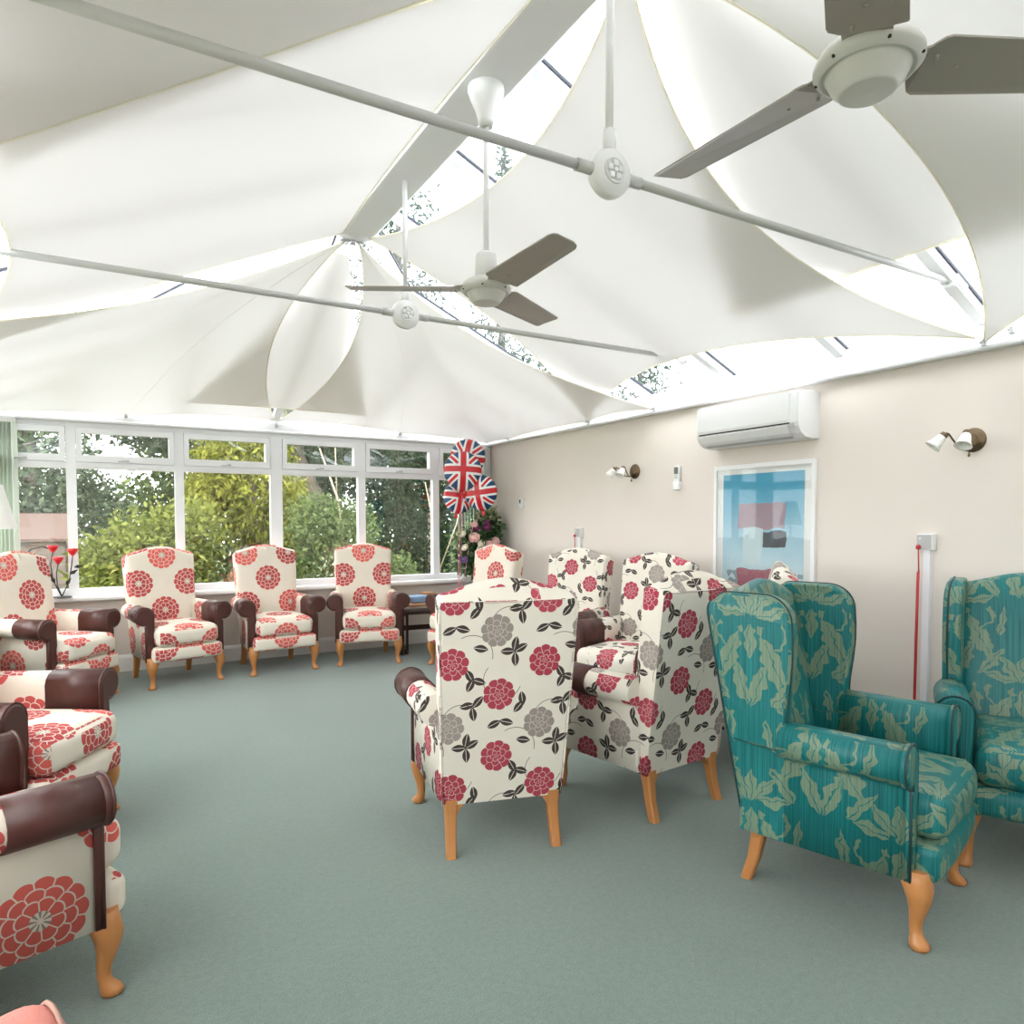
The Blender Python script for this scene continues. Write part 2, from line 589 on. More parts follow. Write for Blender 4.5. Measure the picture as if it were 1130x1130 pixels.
struct(MB().box(WALL_L - .12, WALL_R + .12, BACK_Y - .12, WIN_Y + .08, -0.12, 0.0).build('floor', MAT['carpet']))
struct(MB().box(WALL_R, WALL_R + .12, BACK_Y, WIN_Y + .08, 0.0, 2.34).build('wall_right', MAT['wall']))
struct(MB().box(WALL_L - .12, WALL_R, WIN_Y, WIN_Y + .08, 0.0, 0.66).build('wall_window', MAT['wall']))
struct(MB().box(WALL_L - .10, WALL_L, BACK_Y, WIN_Y, 0.0, 0.66).build('wall_left', MAT['wall']))
RZ = GLASS_Z + SLOPE * (WALL_R - RIDGE_X)
struct(MB().prism([(WALL_L - .12, 0), (WALL_R + .12, 0), (WALL_R + .12, 2.36), (RIDGE_X, RZ + .05), (WALL_L - .12, 2.36)], 'Y', BACK_Y - .12, BACK_Y).build('wall_back', MAT['wall']))
BH = 0.15
def skirting(name, a, b, n):
    """white skirting board from a to b, n points into the room"""
    d = (Vector(b) - Vector(a)).normalized()
    prof = [(0.0, 0.0), (0.018, 0.0), (0.018, BH - .03), (0.012, BH - .012), (0.006, BH), (0.0, BH)]
    rings = [[Vector(p) + Vector(n) * u + Vector((0, 0, z)) for u, z in prof] for p in (a, b)]
    return struct(MB().loft(rings, True, False).build(name, MAT['white']))
skirting('baseboard_window', (WALL_L, WIN_Y, 0), (WALL_R, WIN_Y, 0), (0, -1, 0))
skirting('baseboard_right', (WALL_R, WIN_Y, 0), (WALL_R, BACK_Y, 0), (-1, 0, 0))
skirting('baseboard_left', (WALL_L, BACK_Y, 0), (WALL_L, WIN_Y, 0), (1, 0, 0))

def sill(name, a, b, n):
    prof = [(-.06, .66), (.105, .655), (.125, .663), (.13, .68), (.125, .697), (.105, .70), (-.06, .70)]
    rings = [[Vector(p) + Vector(n) * u + Vector((0, 0, z)) for u, z in prof] for p in (a, b)]
    return struct(MB().loft(rings, True, False).build(name, MAT['white']))
sill('trim_1', (WALL_L, WIN_Y, 0), (WALL_R, WIN_Y, 0), (0, -1, 0))
sill('trim_2', (WALL_L, BACK_Y, 0), (WALL_L, WIN_Y, 0), (1, 0, 0))

# windows: local x along the wall, local y outwards
def window(name, x0, x1, loc, rz, j0, j1, full=True):
    """j0, j1: half mullion widths at both ends"""
    root = struct(empty(name, loc, rz))
    U = MAT['upvc']
    a, b = x0 + j0, x1 - j1
    MB().box(x0, a, -.03, .04, .70, EAVE_Z).build('jamb', U, root)
    MB().box(b, x1, -.03, .04, .70, EAVE_Z).build('jamb', U, root)
    MB().box(a, b, -.03, .04, 2.150, EAVE_Z).build('head', U, root)
    MB().box(a, b, -.03, .04, .70, .758).build('bottom_rail', U, root)
    t = MB().box(a, b, -.03, .04, 1.796, 1.850)
    t.box(a, b, -.038, -.03, 1.812, 1.836)
    t.build('transom', U, root)
    MB().box(a, b, .002, .010, .750, 1.80).build('pane', MAT['glass'], root)
    c = empty('casement', (0, 0, 0), 0, root)
    k = MB()
    w = .045
    k.box(a + .004, a + w, -.045, .03, 1.853, 2.147).box(b - w, b - .004, -.045, .03, 1.853, 2.147)
    k.box(a + w, b - w, -.045, .03, 1.853, 1.912).box(a + w, b - w, -.045, .03, 2.098, 2.147)
    k.build('casement_frame', U, c)
    MB().box(a + w, b - w, .002, .010, 1.908, 2.102).build('casement_pane', MAT['glass'], c)
    if full:
        g = MB()
        for (p, q, r, s) in ((a + w - .002, b - w + .002, 1.910, 1.914), (a + w - .002, b - w + .002, 2.096, 2.100)):
            g.box(p, q, -.012, -.004, r, s)
        g.build('gasket', MAT['seal'], c)
        m = (a + b) / 2
        h = MB().rbox((m, -.052, 1.872), (.022, .007, .009), .006, 3, mid=3)
        h.tube([(m - .005, -.058, 1.872), (m - .01, -.075, 1.868), (m - .065, -.078, 1.862)], [.007, .007, .005], 6)
        h.build('handle', MAT['steel'], c)
    return root
X6 = [WALL_L, RIDGE_X - 1.70, RIDGE_X - .86, RIDGE_X, RIDGE_X + .86, RIDGE_X + 1.70, WALL_R]
HW = [.06, .0365, .038, .056, .038, .0365, .06]
for i in range(6):
    window('window_%d' % (i + 1), X6[i], X6[i + 1], (0, WIN_Y, 0), 0, HW[i], HW[i + 1])
ys = [BACK_Y + (WIN_Y - BACK_Y) * k / 11 for k in range(12)]
for i in range(11):
    window('window_%d' % (i + 7), ys[i], ys[i + 1], (WALL_L, 0, 0), PI / 2, .038, .038, False)

# ---------------------------------------------------------------- glazed roof
ceiling = struct(empty('ceiling'))
HIP = (WALL_R - RIDGE_X) / (WIN_Y - HUB_Y)
HALF = WALL_R - RIDGE_X
S2 = (RZ - GLASS_Z) / (WIN_Y - HUB_Y)
def slope_pt(side, h, y, dz=0.0):          # h: distance from the ridge line across
    return Vector((RIDGE_X + side * h, y, RZ - SLOPE * h + dz))
def top_h(y): return 0.0 if y <= HUB_Y else (y - HUB_Y) * HIP
def hip_pt(x, y, dz=0.0): return Vector((x, y, GLASS_Z + S2 * (WIN_Y - y) + dz))

MB().prism([(RIDGE_X - .125, 3.215), (RIDGE_X - .105, 3.200), (RIDGE_X + .105, 3.200), (RIDGE_X + .125, 3.215), (RIDGE_X + .125, RZ - .07), (RIDGE_X, RZ - .01), (RIDGE_X - .125, RZ - .07)], 'Y', BACK_Y, HUB_Y + .02).build('ridge_beam', MAT['upvc'], ceiling)
hubm = MB().lathe([(.0, 3.19), (.09, 3.20), (.125, 3.24), (.125, RZ - .03), (.06, RZ)], 20, (RIDGE_X, HUB_Y + .02, 0))
hubm.build('ridge_hub', MAT['upvc'], ceiling)
hk = MB()
for k in range(9):
    a = PI * (k / 8.0)
    hk.tube([(RIDGE_X + .02 * math.cos(a), HUB_Y + .05, 3.20), (RIDGE_X + .085 * math.cos(a), HUB_Y + .05 + .06 * math.sin(a), 3.188)], .007, 6)
hk.lathe([(.0, 3.165), (.018, 3.168), (.02, 3.20)], 10, (RIDGE_X, HUB_Y + .05, 0))
hk.build('hub_shackles', MAT['steel'], ceiling)

BARS = [BACK_Y + .02, -1.48, -.65, .18, 1.01, 1.84, 2.62, 3.47, 4.31, 5.14, 5.97, 6.62, WIN_Y]
def rafter(p, q, w=.055, h=.062, name='rafter'):
    d = Vector((0, 0, -.008 - h / 2))
    o = MB().bar(p + d, q + d, w, h).build(name, MAT['upvc'], ceiling)
    s = (q - p).cross(Vector((0, 0, 1))).normalized() * (w / 2 + .006)
    e = Vector((0, 0, -.014))
    g = MB()
    for sg in (-1, 1):
        g.bar(p + s * sg + e, q + s * sg + e, .010, .014)
    g.build('glazing_gasket', MAT['seal'], o)
    return o
for side in (-1, 1):
    for y in BARS[:-1]:
        rafter(slope_pt(side, top_h(y), y), slope_pt(side, HALF, y))
    for a, b in zip(BARS[:-1], BARS[1:]):
        poly = [slope_pt(side, HALF, a), slope_pt(side, HALF, b), slope_pt(side, min(HALF, top_h(b)), b)]
        if a < HUB_Y < b: poly.append(slope_pt(side, 0, HUB_Y))
        poly.append(slope_pt(side, top_h(a), a))
        if (poly[2] - poly[1]).length < 1e-4: poly.pop(2)
        MB().loft([poly, [p + Vector((0, 0, .008)) for p in poly]], True, False).build('roof_pane', MAT['roofglass'], ceiling)
    rafter(slope_pt(side, 0, HUB_Y), Vector((RIDGE_X + side * HALF, WIN_Y, GLASS_Z)), .075, .062, 'hip_rafter')
XB = [-HALF, -1.70, -.86, 0.0, .86, 1.70, HALF]
def hip_top(h): return HUB_Y + abs(h) / HIP
for h in XB[1:-1]:
    rafter(hip_pt(RIDGE_X + h, hip_top(h)), hip_pt(RIDGE_X + h, WIN_Y), .06 if h else .075)
for a, b in zip(XB[:-1], XB[1:]):
    poly = [hip_pt(RIDGE_X + a, WIN_Y), hip_pt(RIDGE_X + b, WIN_Y), hip_pt(RIDGE_X + b, hip_top(b)), hip_pt(RIDGE_X + a, hip_top(a))]
    q = []
    for p in poly:
        if not q or (p - q[-1]).length > 1e-4: q.append(p)
    if (q[0] - q[-1]).length < 1e-4: q.pop()
    MB().loft([q, [p + Vector((0, 0, .008)) for p in q]], True, False).build('roof_pane', MAT['roofglass'], ceiling)
# eaves beams with a rounded bead along the lower edge
def eaves(a, b, n):
    prof = [(-.08, EAVE_Z + .004), (.045, EAVE_Z + .004), (.056, EAVE_Z), (.066, EAVE_Z + .006), (.070, EAVE_Z + .018), (.062, EAVE_Z + .03), (.058, EAVE_Z + .10), (.03, EAVE_Z + .165), (-.08, EAVE_Z + .165)]
    rings = [[Vector(p) + Vector(n) * u + Vector((0, 0, z)) for u, z in prof] for p in (a, b)]
    MB().loft(rings, True, False).build('eaves_beam', MAT['upvc'], ceiling)
eaves((WALL_R, BACK_Y, 0), (WALL_R, WIN_Y, 0), (-1, 0, 0))
eaves((WALL_L, WIN_Y, 0), (WALL_L, BACK_Y, 0), (1, 0, 0))
eaves((WALL_L, WIN_Y, 0), (WALL_R, WIN_Y, 0), (0, -1, 0))

# ---------------------------------------------------------------- shade sails
def arc(a, b, inward, n=20):
    a, b, w = Vector(a), Vector(b), Vector(inward)
    return [a.lerp(b, t / n) + w * (4 * t / n * (1 - t / n)) for t in range(n + 1)]
def sheet(grid):
    nu, nv = len(grid), len(grid[0])
    m = MB()
    m.add([p for r in grid for p in r], [(i * nv + j, i * nv + j + 1, (i + 1) * nv + j + 1, (i + 1) * nv + j) for i in range(nu - 1) for j in range(nv - 1)], True)
    return m
def mirror(p, side): return Vector((RIDGE_X + side * (p[0] - RIDGE_X), p[1], p[2]))
def coons(c0, c1, d0, d1):
    n = len(c0) - 1
    k = len(d0) - 1
    g = []
    for i in range(n + 1):
        u, row = i / n, []
        for j in range(k + 1):
            v = j / k
            row.append((c0[i] * (1 - v) + c1[i] * v) + (d0[j] * (1 - u) + d1[j] * u)
                       - (c0[0] * (1 - u) * (1 - v) + c0[n] * u * (1 - v) + c1[0] * (1 - u) * v + c1[n] * u * v))
        g.append(row)
    return g
def finish_sail(name, grid, edges, side, label, group, mat='sail', hem=.0045):
    o = sheet([[mirror(p, side) for p in r] for r in grid]).build(name, MAT[mat])
    tag(o, label, 'shade sail', group)
    for e in edges:
        MB().tube([mirror(p, side) for p in e], hem, 6).build('hem', MAT['hem'], o)
    return o
RX, EX, RSZ, ESZ = RIDGE_X + .085, WALL_R - .07, 3.188, 2.225
def bay_sail(y1, y0, d1y, sag_far, sag_near, side, label, sr=.25, se=.42, dz=0.0):
    A, B, Cc, D = (RX, y1, RSZ + dz * .3), (RX, y0, RSZ + dz * .3), (EX, y0, ESZ + dz), (EX, d1y, ESZ + dz)
    k = (RSZ - ESZ) / (EX - RX)
    c0, c1 = arc(A, B, (sr, 0, -sr * k), 28), arc(D, Cc, (-se, 0, se * k), 28)
    d0, d1 = arc(A, D, (0, -sag_far, 0), 24), arc(B, Cc, (0, sag_near, 0), 24)
    finish_sail('shade_sail', coons(c0, c1, d0, d1), (c0, c1, d0, d1), side, label, 'cream shade sails under the glazed roof')
bay_sail(4.47, 1.86, 5.07, .25, .42, 1, 'large cream shade sail over the right slope, behind the further ceiling fan', .25, .42, .03)
bay_sail(4.47, 1.86, 5.07, .14, .42, -1, 'large cream shade sail over the left slope, from the ridge hub to the left edge', .06, .545, .03)
bay_sail(1.82, -.80, 1.82, .30, .32, 1, 'cream shade sail at the upper right, behind the nearest ceiling fan')
bay_sail(1.82, -.80, 2.78, -.045, .32, -1, 'cream shade sail at the upper left corner, above the long tie rod', .06, .42, -.05)
bay_sail(-.84, BACK_Y + .05, -.84, .30, .1, 1, 'cream shade sail over the right slope nearest the back wall')
bay_sail(-.84, BACK_Y + .05, -.84, .30, .1, -1, 'cream shade sail over the left slope nearest the back wall')

def hip_sail(side, label, sag_mid, sag_side):
    H = Vector((RIDGE_X + .05, HUB_Y + .07, 3.185))
    stops = [(RIDGE_X + .02, WIN_Y - .075, 2.315), (2.71, WIN_Y - .075, 2.272), (EX - .01, WIN_Y - .085, 2.225), (EX, 6.50, 2.225), (EX, 5.07, 2.235), (EX, 4.20, 2.225)]
    sags = [.07, .05, .015, .03, .05]
    path = []
    for (a, b, s) in zip(stops[:-1], stops[1:], sags):
        mid = (Vector(a) + Vector(b)) / 2
        w = (H - mid).normalized() * s
        seg = arc(a, b, w, 10)
        path += seg if not path else seg[1:]
    n, k = len(path) - 1, 26
    soft = list(path)                      # rounded run of the cloth away from its fixed edge
    for _ in range(90):
        soft = [soft[0]] + [(soft[i - 1] + soft[i] * 2 + soft[i + 1]) / 4 for i in range(1, n)] + [soft[n]]
    L = lambda s: Vector((sag_mid, 0, 0)) * (4 * s * (1 - s))
    R_ = lambda s: Vector((0, sag_side, -.03)) * (4 * s * (1 - s))
    grid = []
    for i in range(n + 1):
        t = i / n
        row = []
        for j in range(k + 1):
            s = j / k
            row.append(H.lerp(soft[i].lerp(path[i], s ** 5), s) + L(s) * (1 - t) ** 1.5 + R_(s) * t ** 2.0)
        grid.append(row)
    o = finish_sail('shade_sail', grid, (grid[0], grid[-1], path), side, label, 'cream shade sails under the glazed roof')
    seam = [p + Vector((0, 0, -.003)) for p in grid[10]]
    MB().tube([mirror(p, side) for p in seam], .0012, 5).build('seam', MAT['hem'], o)
hip_sail(1, 'cream shade sail above the right end of the window wall, reaching the corner', .30, .36)
hip_sail(-1, 'cream shade sail above the left end of the window wall', .24, .36)

# flat tapered blind panels fixed under the main rafters, above the sails
def blind_panel(pts, label):
    """triangle: apex, base end 1, base end 2"""
    a, b, c = (Vector(p) for p in pts)
    n = 14
    grid = [[a.lerp(b, i / n).lerp(a.lerp(c, i / n), j / n) for j in range(n + 1)] for i in range(1, n + 1)]
    o = sheet(grid).build('blind_panel', MAT['infill'])
    tag(o, label, 'blind', 'tapered roof blinds above the sails')
    MB().tube([b, b.lerp(c, .5), c], .006, 6).build('hem', MAT['hem'], o)
def under(side, x, y):
    return slope_pt(side, x - RIDGE_X, y, -.118)
for side, nm in ((1, 'right'), (-1, 'left')):
    blind_panel([under(side, RX + .03, 1.84), under(side, 3.16, 2.86), under(side, 3.16, .84)], 'tapered white roof blind seen through the %s opening' % ('lens-shaped right' if side > 0 else 'narrow upper left'))
    blind_panel([under(side, RX + .03, -.82), under(side, 3.16, .10), under(side, 3.16, -1.7)], 'tapered white roof blind on the %s slope towards the back wall' % nm)
blind_panel([hip_pt(RIDGE_X, HUB_Y + .18, -.11), hip_pt(RIDGE_X + .80, 6.74, -.11), hip_pt(RIDGE_X - .80, 6.74, -.11)], 'leaf-shaped white roof blind above the middle of the window wall')

# little stainless hooks that hold the sail corners
hook = MB().rbox((0, 0, 0), (.010, .012, .020), .004, 3, mid=3)
hook.tube([(0, 0, .012), (-.030, 0, .004), (-.034, 0, -.012)], .005, 6)
hook_mesh = hook.mesh('sail_hook', MAT['steel'])
def hooks(x, y, z, rz, label):
    o = bpy.data.objects.new('sail_hook', hook_mesh)
    C.objects.link(o)
    o.location, o.rotation_euler = (x, y, z), (0, 0, rz)
    tag(o, label, 'hook', 'steel hooks holding the sails')
for y, w in ((6.50, 'near the corner with the balloons'), (5.07, 'between the corner and the further wall lamp'), (4.20, 'above the further wall lamp'), (1.82, 'above the nearer wall lamp'), (1.70, 'at the far right above the nearer wall lamp')):
    hooks(WALL_R - .068, y, 2.228 if y != 1.70 else 2.262, 0, 'steel sail hook on the right eaves ' + w)
for x, w in ((.16, 'left of the middle rafter'), (RIDGE_X, 'at the foot of the middle rafter'), (2.71, 'right of the middle rafter')):
    hooks(x, WIN_Y - .068, 2.27, PI / 2, 'steel sail hook over the windows ' + w)

# ---------------------------------------------------------------- tie rods with bosses
def tie_rod(y, label):
    t = thing('tie_rod', label, 'tie rod', (RIDGE_X, y, 2.478), 0, 'white tie rods across the room')
    xe = 2.03
    for s in (-1, 1):
        MB().tube([(s * .10, 0, 0), (s * xe, 0, 0)], .0155, 12).build('rod', MAT['greyrod'], t)
        MB().tube([(s * .06, 0, 0), (s * .13, 0, 0)], .02, 12).build('coupling', MAT['greyrod'], t)
    h = MB().tube([(0, 0, .06), (0, 0, .10), (0, 0, .14)], [.02, .024, .02], 12).tube([(0, 0, .13), (0, 0, 3.205 - 2.478)], .0135, 12)
    h.build('hanger', MAT['white'], t)
    prof = [(.0, -.030), (.056, -.030), (.061, -.023), (.073, -.021), (.077, -.011), (.077, .011), (.073, .021), (.061, .023), (.056, .030), (.0, .030)]
    b = MB().lathe(prof, 32, axis='Y').build('boss', MAT['white'], t)
    for s in (-1, 1):
        ro = MB().lathe([(.0, s * .030), (.042, s * .030), (.040, s * .036), (.036, s * .036), (.034, s * .031), (.0, s * .031)], 24, axis='Y')
        for k in range(5):
            a = 2 * PI * k / 5 + .3
            ro.rbox((.021 * math.cos(a), s * .034, .021 * math.sin(a)), (.0105, .0055, .0105), .005, 3, mid=3)
        ro.lathe([(.0, s * .041), (.008, s * .040), (.010, s * .030)], 12, axis='Y')
        ro.build('rosette', MAT['white'], b)
    for s in (-1, 1):
        e = MB().bar((s * (xe - .02), 0, 0), (s * (xe + .06), 0, -.01), .05, .045).bar((s * xe, -.03, .03), (s * (xe + .09), -.03, -.02), .012, .07).bar((s * xe, .03, .03), (s * (xe + .09), .03, -.02), .012, .07)
        e.build('end_bracket', MAT['upvc'], t)
tie_rod(TIE_Y[0], 'white tie rod with round boss in front of the further ceiling fan')
tie_rod(TIE_Y[1], 'white tie rod with round boss behind the further ceiling fan')

# ---------------------------------------------------------------- ceiling fans
def ceiling_fan(y, a0, label, dz=0.0):
    t = thing('ceiling_fan', label, 'ceiling fan', (RIDGE_X, y, dz), math.radians(a0), 'three-blade ceiling fans')
    MB().lathe([(.0, 3.035), (.03, 3.035), (.034, 3.06), (.045, 3.10), (.068, 3.15), (.078, 3.18), (.078, 3.20), (.078, 3.22), (.0, 3.22)], 24).build('canopy', MAT['white'], t)
    MB().tube([(0, 0, 2.45), (0, 0, 3.06)], .0125, 12).build('downrod', MAT['white'], t)
    MB().lathe([(.0, 2.50), (.042, 2.50), (.046, 2.49), (.050, 2.395), (.0, 2.39)], 24).build('coupling_cover', MAT['white'], t)
    MB().lathe([(.0, 2.40), (.06, 2.395), (.098, 2.375), (.110, 2.355), (.110, 2.342), (.102, 2.337), (.097, 2.329), (.092, 2.329), (.088, 2.334), (.084, 2.328), (.073, 2.306), (.060, 2.293), (.058, 2.289), (.053, 2.288), (.0, 2.286)], 36).build('motor_housing', MAT['fanwhite'], t)
    for k in range(6):
        a = 2 * PI * k / 6 + .4
        MB().lathe([(.0, 2.335), (.0035, 2.336), (.004, 2.342)], 8, ((.104 * math.cos(a)), .104 * math.sin(a), 0)).build('screw', MAT['black'], t)
    for k in range(3):
        a = 2 * PI * k / 3
        m = MB()
        out = [(.085, -.045), (.112, -.048), (.118, -.058), (.128, -.072), (.140, -.076), (.58, -.062), (.597, -.054), (.603, -.036), (.603, .036), (.597, .054), (.58, .062), (.140, .076), (.128, .072), (.118, .058), (.112, .048), (.085, .045)]
        tilt = math.radians(-11)
        rings = []
        for th in (-.0022, .0022):
            ring = []
            for x, v in out:
                f = min(1.0, max(0.0, (x - .085) / .05))
                camber = .010 * (1 - (v / .066) ** 2) * f
                yy, zz = v * math.cos(tilt * f), v * math.sin(tilt * f) + camber + th
                ring.append((x * math.cos(a) - yy * math.sin(a), x * math.sin(a) + yy * math.cos(a), 2.352 + zz))
            rings.append(ring)
        m.loft(rings, True, False)
        b = m.build('blade', MAT['fanblade'], t)
        for (x, v) in ((.135, -.026), (.135, .026), (.195, 0.0)):
            yy = v
            MB().lathe([(.0, 2.340), (.004, 2.341), (.005, 2.352)], 8, (x * math.cos(a) - yy * math.sin(a), x * math.sin(a) + yy * math.cos(a), .006)).build('rivet', MAT['fanblade'], b)
ceiling_fan(2.69, 30, 'further ceiling fan hanging from the ridge between the two tie rods')
ceiling_fan(.945, 92, 'nearest ceiling fan, large at the top right', -.016)
# ---------------------------------------------------------------- armchairs (local: front towards -y)
RAIL = 0.215
def cabriole(sx):
    m = MB()
    out = Vector((sx * .62, -.78, 0))
    secs = [(.250, -.012, .046, .9), (.215, -.004, .046, .8), (.185, .008, .042, .6), (.155, .012, .035, .3), (.120, .008, .0265, 0), (.085, .000, .0205, 0), (.055, -.002, .0185, 0), (.036, .005, .0205, 0), (.022, .014, .028, 0), (.010, .018, .031, 0), (.0, .017, .026, 0)]
    rings = []
    for z, off, r, sq in secs:
        ring = []
        for k in range(16):
            a = 2 * PI * k / 16
            c, s = math.cos(a), math.sin(a)
            e = 1.0 / max(abs(c), abs(s))
            rr = r * (1 + sq * .6 * (min(e, 1.25) - 1))
            ring.append((sx * .262 + out.x * off + rr * c, -.285 + out.y * off + rr * s, z))
        rings.append(ring)
    return m.loft(rings)

def rear_leg(sx):
    m = MB()
    rings = []
    for z, dy, dx, w in ((.25, -.005, 0, .029), (.215, -.002, 0, .030), (.17, .004, .001, .024), (.09, .018, .003, .021), (.0, .045, .006, .020)):
        x, y = sx * (.215 + dx), .245 + dy
        b = w * .72
        ring = [(x - w, y - b, z), (x - b, y - w, z), (x + b, y - w, z), (x + w, y - b, z), (x + w, y + b, z), (x + b, y + w, z), (x - b, y + w, z), (x - w, y + b, z)]
        rings.append(ring)
    m.loft(rings, True, False)
    w = .03     # shaped shoulder bracket towards the middle of the chair
    xi = sx * .215 - sx * .024
    m.prism([(xi, .225), (xi - sx * .035, .222), (xi - sx * .028, .205), (xi - sx * .010, .185), (xi, .165)], 'Y', .222, .268)
    return m

def back_outline(wb, wt, z0, ztop, arch, corner):
    zs = ztop - arch
    pts = []
    for k in range(9):
        t = k / 8
        pts.append((-(wb + (wt - wb) * t ** .8) / 2, z0 + (zs - corner - z0) * t))
    for k in range(1, 6):
        a = PI - (PI / 2) * k / 5
        pts.append((-wt / 2 + corner + corner * math.cos(a), zs - corner + corner * math.sin(a)))
    n = 16
    x0 = -wt / 2 + corner
    for k in range(1, n):
        x = x0 + (-2 * x0) * k / n
        pts.append((x, zs + arch * (math.cos(PI * x / (wt - 2 * corner)) ** 1.15 if abs(x) < -x0 - 1e-6 else 0)))
    left = pts[:14]
    pts += [(-x, z) for x, z in reversed(left)]
    return pts

def make_back(wb, wt, z0, ztop, arch, corner, y0, lean, rear_drop=.085, thick=.065):
    ol = back_outline(wb, wt, z0, ztop, arch, corner)
    zc = (z0 + ztop) / 2
    rings = []
    levels = [(thick + .004, .014, 1.12), (thick, .003, 1.0), (thick - .012, -.001, .9), (.02, -.003, .45), (-.025, -.002, .08), (-thick + .022, .004, 0.0), (-thick + .006, .014, .04), (-thick - .002, .034, .14), (-thick - .006, .075, .25)]
    for dy, inset, drop in levels:
        ring = []
        for x, z in ol:
            f = max(0.0, (z - z0) / (ztop - z0))
            zs = ztop - arch
            zz = z - max(0.0, z - zs) * min(1.0, drop) * .85 - rear_drop * .45 * drop * f ** 5
            ix = x - math.copysign(min(abs(x), inset), x)
            if zz > zc: zz -= inset * f ** 3
            ring.append((ix, y0 + lean * (zz - z0) + dy, zz))
        rings.append(ring)
    m = MB()
    m.loft(rings, True, True)
    pip = [(p[0] * 1.0, p[1] + .001, p[2]) for p in rings[1]]
    return m, pip

def arm_profile(sx, grow=0.0, xi=.248, cx=.312, cz=.585, r=.066, xo=.300, zb=RAIL):
    g = grow
    pts = [(xi - g, zb), (xi - g, cz - .02)]
    for k in range(0, 13):
        a = math.radians(172 - (172 + 105) * k / 12)
        pts.append((cx + (r + g) * math.cos(a), cz + (r + g) * math.sin(a)))
    pts += [(xo + g, cz - .085), (xo + g, zb)]
    return [(sx * x, z) for x, z in pts]

def splay_arm(mb, sx, yf):     # arms open out a little towards the front
    mb.v = [(x - sx * .040 * max(0.0, y - yf) / .5, y, z) for x, y, z in mb.v]
    return mb

def make_chair(fabric, accent, wing=False):
    """prototype without label, parts parented to it"""
    root = empty('armchair')
    FM, AM = MAT[fabric], MAT[accent]
    U = True
    yf = -.262
    # seat deck and front border
    MB().rbox((0, -.03, .275), (.262, .27, .058), .02, 3, mid=3).build('seat_base', FM, root, U)
    MB().rbox((0, -.310, .272), (.275, .042, .060), .032, 4, (0, .012, .0), 6).build('front_border', FM, root, U)
    cu = MB().rbox((0, -.075, .412), (.243, .285, .078), .050, 5, (.004, .014, .020), 8).build('seat_cushion', FM, root, U)
    # back
    if wing:
        bm, pip = make_back(.52, .56, .20, 1.12, .05, .05, .222, .185)
    else:
        bm, pip = make_back(.505, .565, .205, 1.125, .058, .028, .200, .145)
    bk = bm.build('backrest', FM, root, U)
    MB().tube(pip, .0042, 6).build('piping', MAT['tealpipe'] if wing else FM, bk, U)
    # arms
    for sx in (-1, 1):
        if wing:
            am = MB().prism(arm_profile(sx), 'Y', yf, .125, True)
            am.prism([(sx * .248, RAIL), (sx * .300, RAIL), (sx * .300, .56), (sx * .248, .56)], 'Y', .125, .285)
            ar = am.build('arm', FM, root, U)
            fp = arm_profile(sx, .004)
            fm = MB()
            rings = [[(x, yf + .004, z) for x, z in fp], [(x, yf - .010, z) for x, z in fp], [(x * .985 + sx * .004, yf - .018, z * .996 + .002) for x, z in arm_profile(sx, -.008, zb=RAIL + .008)]]
            fm.loft(rings, True, True)
            fc = fm.build('arm_facing', FM, ar, U)
            path = [(x, yf - .012, z) for x, z in arm_profile(sx, .005)]
            MB().tube(path, .0045, 6).build('piping', MAT['tealpipe'], ar, U)
            # wing: side view outline (y, z)
            prof = [(.312, .545), (.340, .70), (.368, .85), (.392, .98)]
            for cy_, cz_, r_, a0, a1 in ((.342, 1.03, .055, 5, 90), (.195, .985, .100, 90, 175)):
                prof += [(cy_ + r_ * math.cos(math.radians(a0 + (a1 - a0) * k / 8)), cz_ + r_ * math.sin(math.radians(a0 + (a1 - a0) * k / 8))) for k in range(9)]
            prof += [(.092, .93), (.092, .86), (.098, .78), (.108, .70), (.112, .62), (.108, .545)]
            rings = []
            for dx, ins in ((.0, .016), (.006, .004), (.016, 0.0), (.050, 0.0), (.062, .004), (.070, .016)):
                ring = []
                for y, z in prof:
                    cy, cz = .23, .82
                    yy, zz = y + (cy - y) * ins * 3, z + (cz - z) * ins * 2
                    flare = .035 * max(0, (.24 - yy)) / .15
                    ring.append((sx * (.246 + dx + flare), yy, zz))
                rings.append(ring)
            wg = MB().loft(rings, True, True).build('wing', FM, root, U)
            MB().tube(rings[3] + [rings[3][0]], .0045, 6).build('piping', MAT['tealpipe'], wg, U)
        else:
            ar = splay_arm(MB().prism(arm_profile(sx), 'Y', yf + .012, .235, True), sx, yf).build('arm', FM, root, U)
            pd = arm_profile(sx, .006, zb=.40)[:-2] + [(sx * .292, .515), (sx * .285, .42)]
            padm = MB().prism(pd, 'Y', yf, -.030, True)
            pad = splay_arm(padm, sx, yf).build('arm_pad', AM, ar, U)
            fp = arm_profile(sx, .006)
            rings = [[(x, yf + .014, z) for x, z in fp], [(x, yf - .008, z) for x, z in fp], [(x, yf - .018, z) for x, z in arm_profile(sx, -.006, zb=RAIL + .006)]]
            MB().loft(rings, True, True).build('arm_facing', AM, ar, U)
            MB().tube([(x, yf - .008, z) for x, z in arm_profile(sx, .0065)], .0045, 6).build('piping', AM, ar, U)
        cabriole(sx).build('front_leg', MAT['leg'], root)
        rear_leg(sx).build('rear_leg', MAT['leg'], root)
    return root

